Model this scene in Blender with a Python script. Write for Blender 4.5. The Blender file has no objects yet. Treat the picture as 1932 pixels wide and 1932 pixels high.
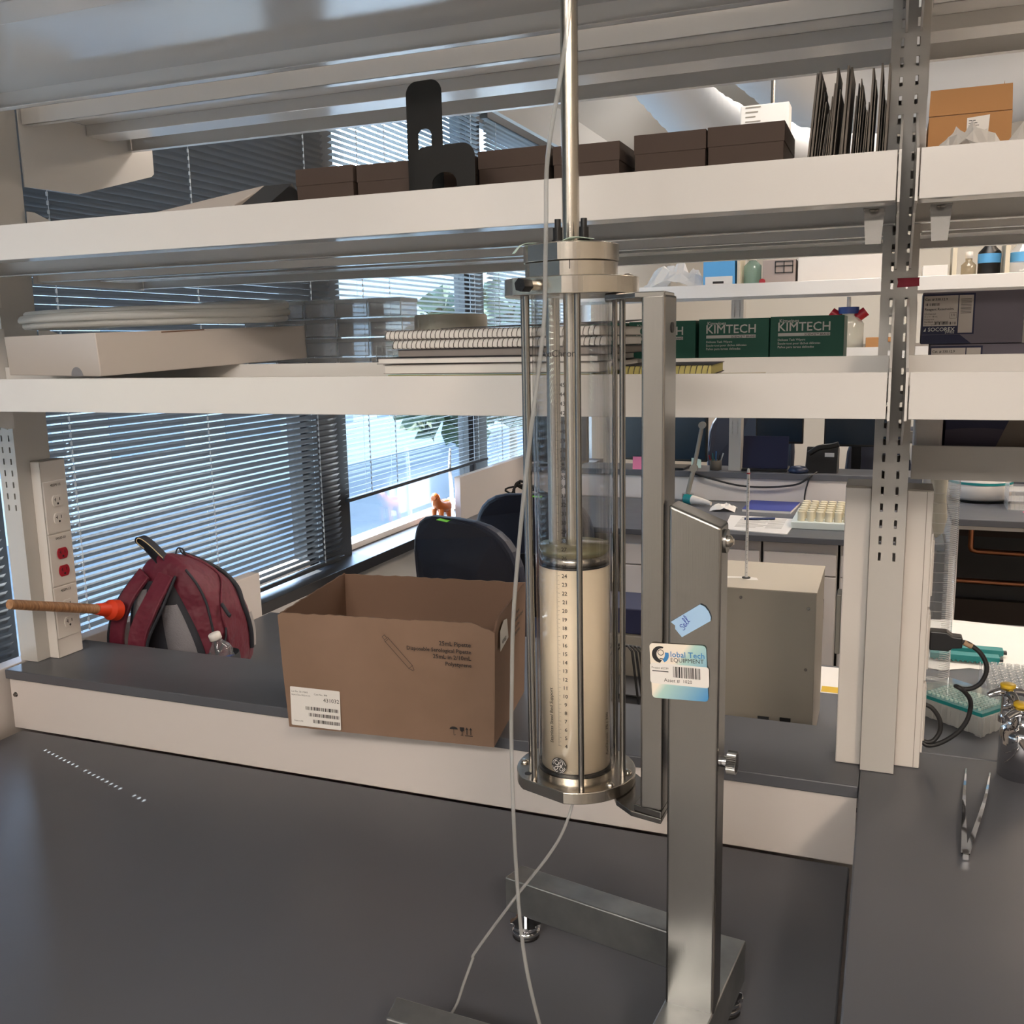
import bpy, math, random
from mathutils import Vector, Matrix
R = math.radians
SC = bpy.context.scene
COL = SC.collection
random.seed(7)

# ------------------------------------------------------------------ camera
cam = bpy.data.cameras.new('camera'); camo = bpy.data.objects.new('camera', cam); COL.objects.link(camo)
SC.camera = camo
cam.sensor_width = 36; cam.lens = 36*1831.35/1932; cam.clip_start = .02; cam.clip_end = 300
def cam_axes(y, p, r):
    fw = Vector((math.sin(y)*math.cos(p), math.cos(y)*math.cos(p), -math.sin(p)))
    rt = Vector((math.cos(y), -math.sin(y), 0)); dn = fw.cross(rt)
    return rt*math.cos(r)+dn*math.sin(r), -rt*math.sin(r)+dn*math.cos(r), fw
_r, _d, _f = cam_axes(-.373718242, .172823267, .0207105155)
_m = Matrix((_r, -_d, -_f)).transposed().to_4x4(); _m.translation = (0, 0, 1.58)
camo.matrix_world = _m

# ------------------------------------------------------------------ world, sun, exposure
SUN_EL, SUN_DIR = R(51.8), Vector((.953, -.303, 0))
W = bpy.data.worlds.new('world'); SC.world = W; W.use_nodes = True
nt = W.node_tree; bg = nt.nodes['Background']
sky = nt.nodes.new('ShaderNodeTexSky'); sky.sky_type = 'NISHITA'; sky.sun_disc = False
sky.sun_elevation = SUN_EL; sky.sun_rotation = R(-72); sky.air_density = 1.0; sky.dust_density = .6; sky.ozone_density = 1.5
hs = nt.nodes.new('ShaderNodeHueSaturation'); hs.inputs['Saturation'].default_value = .82; nt.links.new(sky.outputs[0], hs.inputs['Color']); nt.links.new(hs.outputs[0], bg.inputs[0]); bg.inputs[1].default_value = 2.8
sl = bpy.data.lights.new('sun', 'SUN'); sl.energy = 36.0; sl.angle = R(.25); sl.color = (1, .95, .88)
so = bpy.data.objects.new('sun', sl); COL.objects.link(so)
sd = Vector((SUN_DIR.x*math.cos(SUN_EL), SUN_DIR.y*math.cos(SUN_EL), -math.sin(SUN_EL)))
so.rotation_euler = sd.to_track_quat('-Z', 'Y').to_euler(); so.location = (-8, 4, 8)
SC.view_settings.view_transform = 'Standard'; SC.view_settings.look = 'None'
SC.view_settings.exposure = 0.30; SC.view_settings.gamma = 1; SC.view_settings.use_curve_mapping = False
LAMP = 30.0

# ------------------------------------------------------------------ materials
def srgb(h):
    h = h.lstrip('#'); c = [int(h[i:i+2], 16)/255 for i in (0, 2, 4)]
    return tuple((x/12.92 if x <= .04045 else ((x+.055)/1.055)**2.4) for x in c)
def L4(c): return (*(srgb(c) if isinstance(c, str) else c), 1)
MATS = {}
def P(name, col, rough=.5, metal=0, bump=None, vary=None, spec=.5, emit=0, stretch=(1, 1, 1), coat=0, rvary=0, sheen=0, alpha=None):
    m = bpy.data.materials.new(name); m.use_nodes = True; n = m.node_tree.nodes; l = m.node_tree.links
    b = n['Principled BSDF']; b.inputs['Base Color'].default_value = L4(col)
    b.inputs['Roughness'].default_value = rough; b.inputs['Metallic'].default_value = metal
    b.inputs['Specular IOR Level'].default_value = spec; b.inputs['Coat Weight'].default_value = coat
    b.inputs['Sheen Weight'].default_value = sheen
    if emit: b.inputs['Emission Color'].default_value = L4(col); b.inputs['Emission Strength'].default_value = emit
    if bump or vary or rvary:
        tc = n.new('ShaderNodeTexCoord'); mp = n.new('ShaderNodeMapping'); l.new(tc.outputs['Object'], mp.inputs[0])
        mp.inputs['Scale'].default_value = stretch
    if bump:
        t = n.new('ShaderNodeTexNoise'); t.inputs['Scale'].default_value = bump[0]; t.inputs['Detail'].default_value = 3
        l.new(mp.outputs[0], t.inputs[0]); bp = n.new('ShaderNodeBump'); bp.inputs['Strength'].default_value = bump[1]
        bp.inputs['Distance'].default_value = bump[2] if len(bump) > 2 else .001
        l.new(t.outputs[0], bp.inputs['Height']); l.new(bp.outputs[0], b.inputs['Normal'])
    if vary:
        t = n.new('ShaderNodeTexNoise'); t.inputs['Scale'].default_value = vary[0]; t.inputs['Detail'].default_value = 5
        l.new(mp.outputs[0], t.inputs[0]); mx = n.new('ShaderNodeMix'); mx.data_type = 'RGBA'
        rr = n.new('ShaderNodeMapRange'); rr.inputs[1].default_value = .35; rr.inputs[2].default_value = .65
        l.new(t.outputs[0], rr.inputs[0]); l.new(rr.outputs[0], mx.inputs[0])
        mx.inputs[6].default_value = L4(col); mx.inputs[7].default_value = L4(vary[1]); l.new(mx.outputs[2], b.inputs['Base Color'])
    if rvary:
        t = n.new('ShaderNodeTexNoise'); t.inputs['Scale'].default_value = 9; l.new(tc.outputs['Object'], t.inputs[0])
        rr = n.new('ShaderNodeMapRange'); rr.inputs[3].default_value = rough-rvary; rr.inputs[4].default_value = rough+rvary
        l.new(t.outputs[0], rr.inputs[0]); l.new(rr.outputs[0], b.inputs['Roughness'])
    MATS[name] = m; return m
def clear(name, tint=(.95, .97, 1), rough=.03, haze=0.0, hazecol=(.8, .82, .85), refl=1.0, edge=.85):
    """thin clear plastic or glass: fresnel gloss over a tinted see-through sheet, with an optional milky share"""
    m = bpy.data.materials.new(name); m.use_nodes = True; n = m.node_tree.nodes; l = m.node_tree.links
    n.remove(n['Principled BSDF']); out = n['Material Output']
    tr = n.new('ShaderNodeBsdfTransparent'); lf = n.new('ShaderNodeLayerWeight'); lf.inputs[0].default_value = .35
    tm = n.new('ShaderNodeMix'); tm.data_type = 'RGBA'; l.new(lf.outputs['Facing'], tm.inputs[0]); tm.inputs[6].default_value = (*tint, 1)
    tm.inputs[7].default_value = (*[c*edge for c in tint], 1); l.new(tm.outputs[2], tr.inputs[0])
    gl = n.new('ShaderNodeBsdfGlossy'); gl.inputs['Roughness'].default_value = rough; gl.inputs[0].default_value = (refl, refl, refl, 1)
    lw = n.new('ShaderNodeLayerWeight'); pw = n.new('ShaderNodeMath'); pw.operation = 'POWER'; pw.inputs[1].default_value = 4.5
    lw.inputs[0].default_value = .5; l.new(lw.outputs['Facing'], pw.inputs[0]); fr = n.new('ShaderNodeMapRange'); fr.inputs[3].default_value = .045; fr.inputs[4].default_value = .95
    l.new(pw.outputs[0], fr.inputs[0])
    mx = n.new('ShaderNodeMixShader'); l.new(fr.outputs[0], mx.inputs[0]); l.new(tr.outputs[0], mx.inputs[1]); l.new(gl.outputs[0], mx.inputs[2])
    last = mx
    if haze:
        df = n.new('ShaderNodeBsdfDiffuse'); df.inputs[0].default_value = (*hazecol, 1)
        tl = n.new('ShaderNodeBsdfTranslucent'); tl.inputs[0].default_value = (*hazecol, 1)
        a = n.new('ShaderNodeAddShader'); 
        h = n.new('ShaderNodeMixShader'); h.inputs[0].default_value = .5; l.new(df.outputs[0], h.inputs[1]); l.new(tl.outputs[0], h.inputs[2])
        n.remove(a)
        m2 = n.new('ShaderNodeMixShader'); m2.inputs[0].default_value = haze; l.new(mx.outputs[0], m2.inputs[1]); l.new(h.outputs[0], m2.inputs[2]); last = m2
    l.new(last.outputs[0], out.inputs[0]); MATS[name] = m; return m
paint = P('white_powder_coat', (.64, .625, .605), .13, bump=(300, .10, .0005), spec=.7)
paint_in = P('white_powder_coat_grey', (.50, .49, .47), .3, bump=(420, .12, .0006))
upr = P('grey_powder_coat', (.50, .48, .45), .35, bump=(300, .1, .0005))
plast = P('white_plastic', (.66, .62, .58), .4)
bench = P('black_epoxy_resin', (.092, .096, .110), .38, bump=(700, .05, .0004), rvary=.05)
edge_m = P('black_epoxy_edge', (.022, .022, .024), .4)
lam = P('white_laminate', (.62, .575, .55), .45)
steel = P('brushed_steel', (.29, .28, .265), .24, 1, bump=(60, .10, .0004), stretch=(14, 14, .25), rvary=.08)
steelx = P('scuffed_steel', (.46, .47, .46), .40, 1, bump=(50, .2, .0005), vary=(14, (.32, .33, .33)), rvary=.12)
turned = P('turned_steel', (.58, .54, .48), .24, 1, bump=(40, .08, .0003), stretch=(.5, .5, 20))
chrome = P('chrome', (.68, .68, .70), .06, 1)
black = P('black_plastic', (.008, .008, .009), .35)
rubber = P('black_rubber', (.012, .012, .013), .5)
darkm = P('dark_grey', (.03, .032, .036), .5)
ink = P('black_ink', (.015, .013, .013), .6)
card = P('cardboard', srgb('#876d5b'), .8, bump=(160, .25, .0006), vary=(5, srgb('#7d6452')))
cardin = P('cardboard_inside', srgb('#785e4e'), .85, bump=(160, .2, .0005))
brownb = P('dark_brown_board', srgb('#473a33'), .8, bump=(220, .2, .0004))
kraft = P('kraft_board', srgb('#a87a4c'), .8, bump=(160, .2, .0005))
wcard = P('white_card', (.55, .50, .46), .75, bump=(120, .15, .0004))
paperw = P('white_paper', (.72, .70, .67), .8)
paperc = P('cream_paper', (.62, .56, .44), .8)
resin = P('beige_resin_bed', (.88, .76, .58), .6)
liquid = P('pale_yellow_liquid', (.50, .48, .30), .3)
glass_t = clear('column_glass', (.99, .99, .99), .01, haze=.0, edge=.60)
wglass = clear('window_glass', (.88, .93, .95), .005)
tubing = clear('clear_tubing', (.80, .82, .84), .12, haze=.38, hazecol=(.78, .78, .76))
acryl_e = clear('acrylic_edge', (.97, .98, .99), .1, haze=.6, hazecol=(.85, .86, .86))
acryl = clear('clear_acrylic', (.97, .98, .99), .05, haze=.28, edge=.95)
bagm = clear('milky_bag', (.93, .93, .93), .25, haze=.8, hazecol=(.84, .83, .81))
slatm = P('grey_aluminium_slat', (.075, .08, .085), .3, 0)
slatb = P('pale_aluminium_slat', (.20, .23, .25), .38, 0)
frame_m = P('dark_window_frame', (.025, .028, .033), .4)
cord_m = P('pale_cord', (.45, .5, .55), .6)
walls = P('wall_paint', (.52, .52, .51), .8)
warmw = P('cream_wall_paint', (.60, .565, .51), .8)
ceil_m = P('ceiling_paint', (.55, .56, .56), .9)
floor_m = P('grey_floor', (.24, .23, .215), .4, vary=(3, (.21, .20, .19)))
green = P('green_card', srgb('#0c5a48'), .55)
navy = P('navy_card', srgb('#1a1f42'), .6)
slate = P('slate_card', srgb('#6b6570'), .6)
red = P('red_plastic', srgb('#a01428'), .35)
teal = P('teal_plastic', srgb('#157f80'), .45)
yellow = P('yellow_plastic', srgb('#c9a51e'), .4)
sticky_g = P('green_sticky_paper', srgb('#6fc43c'), .7)
sticky_p = P('pink_sticky_paper', srgb('#e87fa2'), .7)
sticky_m = P('mint_sticky_paper', srgb('#c4dcd2'), .7)
bluem = P('blue_cover', srgb('#2b3a8c'), .5)
lblue = P('light_blue_card', srgb('#5aa5dc'), .6)
chairm = P('dark_blue_chair_fabric', (.016, .02, .038), .5, bump=(300, .3, .0005))
screen = P('dark_screen', (.012, .026, .045), .25)
copper = P('copper', (.45, .2, .1), .35, 1)
grill = P('instrument_grey', srgb('#8c867c'), .45)
gril2 = P('instrument_light_top', srgb('#b5ac9c'), .45)

# ------------------------------------------------------------------ mesh builder
PM = {}
def frame(o, x, y):
    x = Vector(x).normalized(); y = Vector(y); z = x.cross(y).normalized(); y = z.cross(x)
    m = Matrix((x, y, z)).transposed().to_4x4(); m.translation = Vector(o); return m
_tc = {}
def text_geo(s, bold):
    k = (s, bold)
    if k in _tc: return _tc[k]
    c = bpy.data.curves.new('t', 'FONT'); c.body = s; c.size = 1; c.resolution_u = 2; c.offset = 0
    o = bpy.data.objects.new('t', c); COL.objects.link(o)
    me = bpy.data.meshes.new_from_object(o.evaluated_get(bpy.context.evaluated_depsgraph_get()))
    vs = [tuple(v.co) for v in me.vertices]; fs = [tuple(p.vertices) for p in me.polygons]
    bpy.data.objects.remove(o); bpy.data.curves.remove(c); bpy.data.meshes.remove(me)
    if bold:
        n0 = len(vs); v0, f0 = list(vs), list(fs)
        for j, (dx, dy) in enumerate(((.022, 0), (.011, .012), (.011, -.012))):
            vs += [(a+dx, b+dy, .00005*(j+1)) for a, b, c_ in v0]; fs += [tuple(i+n0*(j+1) for i in f) for f in f0]
    _tc[k] = (vs, fs); return _tc[k]
class MB:
    def __init__(s, M=None): s.v = []; s.f = []; s.mi = []; s.sm = []; s.cur = 0; s.M = M or Matrix()
    def mat(s, i): s.cur = i; return s
    def add(s, vs, fs, sm=False, M=None):
        T = s.M @ M if M is not None else s.M; o = len(s.v)
        s.v += [tuple(T @ Vector(v)) for v in vs]
        s.f += [tuple(i+o for i in f) for f in fs]; s.mi += [s.cur]*len(fs); s.sm += [sm]*len(fs); return s
    def box(s, x0, x1, y0, y1, z0, z1, M=None):
        return s.add([(x, y, z) for z in (z0, z1) for y in (y0, y1) for x in (x0, x1)],
                     [(0, 2, 3, 1), (4, 5, 7, 6), (0, 1, 5, 4), (2, 6, 7, 3), (0, 4, 6, 2), (1, 3, 7, 5)], M=M)
    def prism(s, poly, z0, z1, M=None):
        n = len(poly)
        a = sum(poly[i][0]*poly[(i+1) % n][1]-poly[(i+1) % n][0]*poly[i][1] for i in range(n))
        if a < 0: poly = poly[::-1]
        vs = [(x, y, z0) for x, y in poly]+[(x, y, z1) for x, y in poly]
        return s.add(vs, [tuple(range(n))[::-1], tuple(range(n, 2*n))]+[(i, (i+1) % n, n+(i+1) % n, n+i) for i in range(n)], M=M)
    def quad(s, a, b, c, d, M=None): return s.add([a, b, c, d], [(0, 1, 2, 3)], M=M)
    def cyl(s, p0, p1, r0, r1=None, n=24, cap=True, M=None):
        r1 = r0 if r1 is None else r1; p0 = Vector(p0); p1 = Vector(p1); d = (p1-p0).normalized()
        a = d.orthogonal().normalized(); b = d.cross(a); vs = []
        for p, r in ((p0, r0), (p1, r1)):
            vs += [p+(a*math.cos(2*math.pi*i/n)+b*math.sin(2*math.pi*i/n))*r for i in range(n)]
        s.add(vs, [(i, (i+1) % n, n+(i+1) % n, n+i) for i in range(n)], True, M)
        if cap: s.add(vs, [tuple(range(n))[::-1], tuple(range(n, 2*n))], False, M)
        return s
    def lathe(s, prof, c=(0, 0, 0), n=32, M=None, sm=True):
        vs = []; fs = []
        for r, z in prof: vs += [(c[0]+r*math.cos(2*math.pi*i/n), c[1]+r*math.sin(2*math.pi*i/n), c[2]+z) for i in range(n)]
        for k in range(len(prof)-1):
            fs += [(k*n+i, k*n+(i+1) % n, (k+1)*n+(i+1) % n, (k+1)*n+i) for i in range(n)]
        s.add(vs, fs, sm, M)
        return s
    def ring(s, c, r0, r1, z0, z1, n=48, M=None):
        return s.lathe([(r0, z0), (r1, z0)], c, n, M, False).lathe([(r1, z0), (r1, z1)], c, n, M).lathe([(r1, z1), (r0, z1)], c, n, M, False).lathe([(r0, z1), (r0, z0)], c, n, M)
    def tube(s, pts, r, n=8, M=None, smooth=True, closed=False):
        pts = [Vector(p) for p in pts]
        if smooth: pts = catmull(pts, 6)
        ra = r if isinstance(r, (list, tuple)) else None
        a = None; vs = []
        for i, p in enumerate(pts):
            d = (pts[min(i+1, len(pts)-1)]-pts[max(i-1, 0)]).normalized()
            a = d.orthogonal().normalized() if a is None else (a-d*a.dot(d)).normalized()
            b = d.cross(a); q = ra[0]+(ra[1]-ra[0])*i/(len(pts)-1) if ra else r
            vs += [p+(a*math.cos(2*math.pi*k/n)+b*math.sin(2*math.pi*k/n))*q for k in range(n)]
        m = len(pts)
        s.add(vs, [(i*n+k, i*n+(k+1) % n, (i+1)*n+(k+1) % n, (i+1)*n+k) for i in range(m-1) for k in range(n)], True, M)
        return s.add(vs, [tuple(range(n))[::-1], tuple(range((m-1)*n, m*n))], False, M)
    def ribbon(s, pts, wv, w, t, M=None, smooth=True):
        """flat strap: path, width direction(s), width, thickness"""
        pts = [Vector(p) for p in pts]
        if smooth: pts = catmull(pts, 6)
        vs = []; m = len(pts)
        for i, p in enumerate(pts):
            d = (pts[min(i+1, m-1)]-pts[max(i-1, 0)]).normalized()
            u = Vector(wv); u = (u-d*u.dot(d)).normalized(); nn = d.cross(u)
            ww = w if not isinstance(w, (list, tuple)) else w[0]+(w[1]-w[0])*i/(m-1)
            vs += [p-u*ww/2-nn*t/2, p+u*ww/2-nn*t/2, p+u*ww/2+nn*t/2, p-u*ww/2+nn*t/2]
        fs = [(i*4+k, i*4+(k+1) % 4, i*4+4+(k+1) % 4, i*4+4+k) for i in range(m-1) for k in range(4)]
        return s.add(vs, fs+[(3, 2, 1, 0), tuple(range(4*m-4, 4*m))], False, M)
    def text(s, st, M, size=None, w=None, align='L', bold=False, sy=1):
        vs, fs = text_geo(st, bold); x0 = min(v[0] for v in vs); x1 = max(v[0] for v in vs)
        k = size if size else w/(x1-x0); kx = w/(x1-x0) if w else k
        off = {'L': 0, 'R': (x1-x0)*kx, 'C': (x1-x0)*kx/2}[align]
        return s.add([((v[0]-x0)*kx-off, v[1]*k*sy, v[2]) for v in vs], fs, M=M)
    def bars(s, x0, x1, y0, y1, M, seed=1, n=40):
        rr = random.Random(seed); x = x0; p = (x1-x0)/n
        while x < x1-p:
            w = p*rr.choice((.5, .5, 1, 1.6)); s.quad((x, y0, 0), (min(x+w, x1), y0, 0), (min(x+w, x1), y1, 0), (x, y1, 0), M=M); x += w+p*rr.choice((.5, .8, 1.2))
        return s
    def rr(s, x0, x1, y0, y1, r, M=None, n=5, z=0, t=None):
        pts = []
        for cx, cy, a0 in ((x1-r, y1-r, 0), (x0+r, y1-r, 90), (x0+r, y0+r, 180), (x1-r, y0+r, 270)):
            pts += [(cx+r*math.cos(R(a0+90*k/n)), cy+r*math.sin(R(a0+90*k/n))) for k in range(n+1)]
        if t: return s.prism(pts, z, z+t, M=M)
        return s.add([(x, y, z) for x, y in pts], [tuple(range(len(pts)))], M=M)
    def stroke(s, pts, w, M=None, smooth=True):
        pts = [Vector((p[0], p[1], 0)) for p in pts]
        if smooth: pts = catmull(pts, 5)
        vs = []; m = len(pts)
        for i, p in enumerate(pts):
            d = (pts[min(i+1, m-1)]-pts[max(i-1, 0)]).normalized(); nn = Vector((-d.y, d.x, 0))*w/2; vs += [p-nn, p+nn]
        return s.add(vs, [(2*i, 2*i+2, 2*i+3, 2*i+1) for i in range(m-1)], M=M)
    def build(s, name, mats, parent=None, bevel=0, W=True, seg=2, thick=0):
        mats = mats if isinstance(mats, (list, tuple)) else [mats]
        me = bpy.data.meshes.new(name); o = bpy.data.objects.new(name, me); COL.objects.link(o)
        vs = s.v
        if parent:
            o.parent = parent; T = PM[parent.name]
            if W: I = T.inverted(); vs = [tuple(I @ Vector(v)) for v in vs]
            PM[o.name] = T
        elif vs:
            lo = [min(v[i] for v in vs) for i in range(3)]; hi = [max(v[i] for v in vs) for i in range(3)]
            c = Vector(((lo[0]+hi[0])/2, (lo[1]+hi[1])/2, lo[2])); vs = [tuple(Vector(v)-c) for v in vs]; o.location = c
            PM[o.name] = Matrix.Translation(c)
        me.from_pydata(vs, [], s.f)
        for m in mats: me.materials.append(m)
        me.polygons.foreach_set('material_index', s.mi); me.polygons.foreach_set('use_smooth', s.sm); me.update()
        if thick: sm = o.modifiers.new('s', 'SOLIDIFY'); sm.thickness = thick; sm.offset = 0
        if bevel:
            b = o.modifiers.new('b', 'BEVEL'); b.width = bevel; b.segments = seg; b.limit_method = 'ANGLE'; b.angle_limit = R(40); b.harden_normals = False
        return o
def catmull(p, k):
    out = []; n = len(p)
    for i in range(n-1):
        a, b, c, d = p[max(i-1, 0)], p[i], p[i+1], p[min(i+2, n-1)]
        for j in range(k):
            t = j/k; out.append(.5*((2*b)+(c-a)*t+(2*a-5*b+4*c-d)*t*t+(3*b-a-3*c+d)*t**3))
    out.append(p[-1]); return out
def thing(name, label, cat, loc=(0, 0, 0), rz=0, group=None):
    o = bpy.data.objects.new(name, None); COL.objects.link(o); o.empty_display_size = .02
    o.location = loc; o.rotation_euler = (0, 0, rz); PM[o.name] = Matrix.Translation(loc) @ Matrix.Rotation(rz, 4, 'Z')
    return tag(o, label, cat, group)
def tag(o, label, cat, group=None):
    o['label'] = label; o['category'] = cat
    if group: o['group'] = group
    return o
def struct(o): o['kind'] = 'structure'; return o

# ------------------------------------------------------------------ room shell
XL, XR, YB, YF, ZC = -1.97, 5.0, 9.2, -7.5, 3.5
struct(MB().box(XL-.3, XR+.1, YF-.1, YB+.1, -.1, 0).build('floor', floor_m))
struct(MB().box(XL-.3, XR+.1, YF-.1, YB+.1, ZC, ZC+.1).build('ceiling', ceil_m))
w = MB().box(XL-.22, XL, YF, YB, 0, .70).box(XL-.22, XL, YF, YB, 2.76, ZC).box(XL-.22, XL, 6.6, YB, .7, 2.76).box(XL-.22, XL, YF, -1.2, .7, 2.76)
struct(w.build('wall_left', walls))
struct(MB().box(XL, XR, YB, YB+.1, 0, ZC).build('wall_back', warmw))
struct(MB().box(XR, XR+.1, YF, YB, 0, ZC).build('wall_right', warmw))
struct(MB().box(XL, XR, YF-.1, YF, 0, ZC).build('wall_front', P('grey_wall_paint', (.26, .26, .27), .8)))
struct(MB().box(XL-.12, -1.885, -1.2, 6.6, .715, .757).build('trim_1', edge_m, bevel=.002))       # dark window sill
struct(MB().prism([(-1.97, 3.5), (-1.97, 2.98), (-1.5, 3.5)], 5.6, 9.2, M=Matrix(((1, 0, 0, 0), (0, 0, 1, 0), (0, 1, 0, 0), (0, 0, 0, 1)))).build('trim_2', walls))
# windows: frame, pane
wins = [(-1.2, 1.66), (1.70, 3.12), (3.30, 4.66), (4.80, 6.6)]
for i, (a, b) in enumerate(wins):
    f = MB().box(-2.10, -2.04, a, a+.05, .757, 2.76).box(-2.10, -2.04, b-.05, b, .757, 2.76).box(-2.10, -2.04, a, b, 2.70, 2.76)
    fo = struct(f.build('window_%d' % (i+1), frame_m, bevel=.002))
    MB().box(-2.11, -2.03, a+.05, b-.05, .757, .782).build('bottom_rail', plast, fo, bevel=.002)
    MB().box(-2.074, -2.068, a+.05, b-.05, .782, 2.70).build('pane', wglass, fo)
struct(MB().box(-2.12, -1.99, 3.10, 3.31, .757, 2.76).build('trim_3', frame_m))
struct(MB().box(-2.12, -2.02, 4.655, 4.805, .757, 2.76).build('trim_4', frame_m))
struct(MB().box(-2.12, -2.03, 1.655, 1.705, .757, 2.76).build('trim_5', frame_m))
# venetian blinds
def blind(a, b, zb, zt, tilt, cords, holes, mat_, label, x=-1.95, pitch=.021, wid=.0237):
    t = thing('venetian_blind', label, 'window blind', (x, (a+b)/2, zb-.012), 0, 'venetian blinds along the window wall')
    m = MB(); z = zb+.018; c, s_ = math.cos(tilt), math.sin(tilt)
    while z < zt:
        def pt(u, y):   # u across the slat: -1 outdoor edge (low) .. 1 room edge (high)
            return (x+u*wid/2*c-.0012*(1-u*u)*s_, y, z+u*wid/2*s_+.0016*(1-u*u)*c)
        hs = sorted(h for h in holes if h[1] <= z <= h[2]); ys = [a]
        for h in hs: ys += [h[0]-.0034, h[0]+.0034]
        ys.append(b); us = (-1, -.13, .13, 1)
        for k in range(len(ys)-1):
            for j in range(3):
                if k % 2 == 1 and j == 1: continue
                m.add([pt(us[j], ys[k]), pt(us[j+1], ys[k]), pt(us[j+1], ys[k+1]), pt(us[j], ys[k+1])], [(0, 1, 2, 3)], True)
        z += pitch
    m.build('slats', mat_, t)
    MB().box(x-.012, x+.012, a, b, zb-.012, zb+.002).build('bottom_rail', frame_m, t, bevel=.002)
    MB().box(x-.02, x+.02, a, b, zt, zt+.04).build('head_rail', frame_m, t, bevel=.002)
    for y in cords:
        q = MB()
        for dx in (-.013, .014): q.cyl((x+dx, y, zb), (x+dx, y, zt), .0008, n=5)
        z = zb+.018
        while z < zt: q.box(x+.011, x+.0145, y-.0022, y+.0022, z-.004, z+.006); z += pitch
        q.build('ladder_cord', cord_m, t)
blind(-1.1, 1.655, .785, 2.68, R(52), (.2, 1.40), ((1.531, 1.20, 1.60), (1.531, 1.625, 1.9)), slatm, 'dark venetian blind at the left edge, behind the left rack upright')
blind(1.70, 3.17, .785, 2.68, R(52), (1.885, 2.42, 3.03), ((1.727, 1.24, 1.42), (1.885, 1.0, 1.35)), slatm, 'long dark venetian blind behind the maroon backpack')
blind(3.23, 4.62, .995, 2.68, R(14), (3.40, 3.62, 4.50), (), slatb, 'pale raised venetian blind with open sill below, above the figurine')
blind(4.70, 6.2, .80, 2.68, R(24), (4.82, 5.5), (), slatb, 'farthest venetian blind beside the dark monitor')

# outdoors
struct(MB().box(-90, -2.6, -60, 90, -4.2, -4.0).build('ground', P('pale_paving', (.12, .135, .14), .9, vary=(.3, (.10, .115, .12)))))
fac = P('pale_facade', (.24, .27, .28), .8); facg = P('facade_glass', (.10, .14, .18), .15)
t = thing('office_building', 'pale building across the street seen through the blinds', 'building', (-24, 14, -4))
q = MB().box(-30, -24, -20, 130, -4, 9); q.build('facade', fac, t)
for j in range(3):
    for k in range(23):
        MB().box(-24.05, -23.98, -17+6*k, -13.4+6*k, -2+3.6*j, .2+3.6*j).build('window', facg, t)
leaf = P('leaves', (.05, .085, .045), .8, bump=(6, .6, .1), vary=(3, (.03, .055, .03))); bark = P('bark', (.1, .08, .06), .9)
for i, (x, y, z, r) in enumerate(((-9, 21, 1.0, 2.2), (-14, 36, 1.6, 3.2), (-20, 12, .2, 2.2))):
    t = thing('street_tree', ('leafy tree outside behind the raised blind', 'leafy tree outside farthest along the street', 'leafy tree outside behind the left blinds')[i], 'tree', (x, y, -4))
    MB().cyl((x, y, -4), (x, y, z), .18, .1, 10).build('trunk', bark, t)
    m = MB(); rn = random.Random(i)
    for k in range(260):
        a, b = rn.uniform(0, 6.28), math.acos(rn.uniform(-1, 1)); rr_ = r*rn.uniform(.5, 1)
        c = Vector((x+rr_*math.sin(b)*math.cos(a), y+rr_*math.sin(b)*math.sin(a), z+rr_*.8*math.cos(b))); e = rn.uniform(.2, .45)
        u = Vector((rn.uniform(-1, 1), rn.uniform(-1, 1), rn.uniform(-1, 1))).normalized()*e; v_ = u.orthogonal().normalized()*e
        m.add([c-u, c-v_, c+u, c+v_], [(0, 1, 2, 3)]); m.add([c-u, c-u.cross(v_)/e, c+u, c+u.cross(v_)/e], [(0, 1, 2, 3)])
    m.build('crown', leaf, t)

# ceiling lights (the room's own lamps, warm)
def lamp_panel(x, y, sx, sy, e, col, label):
    t = thing('ceiling_light', label, 'ceiling light', (x, y, 3.36), 0, 'ceiling lights over the lab')
    MB().box(x-sx/2, x+sx/2, y-sy/2, y+sy/2, 3.37, 3.5).build('housing', plast, t)
    dm = P('lamp_diffuser', col, .5, emit=e)
    MB().box(x-sx/2+.03, x+sx/2-.03, y-sy/2+.03, y+sy/2-.03, 3.35, 3.37).build('diffuser', dm, t)
WARM = (1, .81, .64)
lamp_panel(1.7, -2.2, .6, 1.8, LAMP*1.25, WARM, 'warm ceiling light behind the camera on the right')
lamp_panel(-.7, -2.6, 1.8, .6, LAMP*1.1, (1, .92, .84), 'warm ceiling light behind the camera on the left')
lamp_panel(.4, -5.2, 2.4, .6, LAMP*1.3, (1, .9, .8), 'wide warm ceiling light far behind the camera')
lamp_panel(2.2, 3.2, .5, 1.6, LAMP*1.2, WARM, 'warm ceiling light over the aisle on the right')
lamp_panel(.2, 3.3, 1.6, .4, LAMP*.7, (1, .91, .82), 'warm ceiling light over the aisle in the middle')
lamp_panel(1.8, 6.6, .5, 1.6, LAMP*1.3, WARM, 'warm ceiling light at the far right')
lamp_panel(-.6, 6.9, 1.2, .4, LAMP*.7, (1, .92, .84), 'warm ceiling light at the far end')
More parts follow.
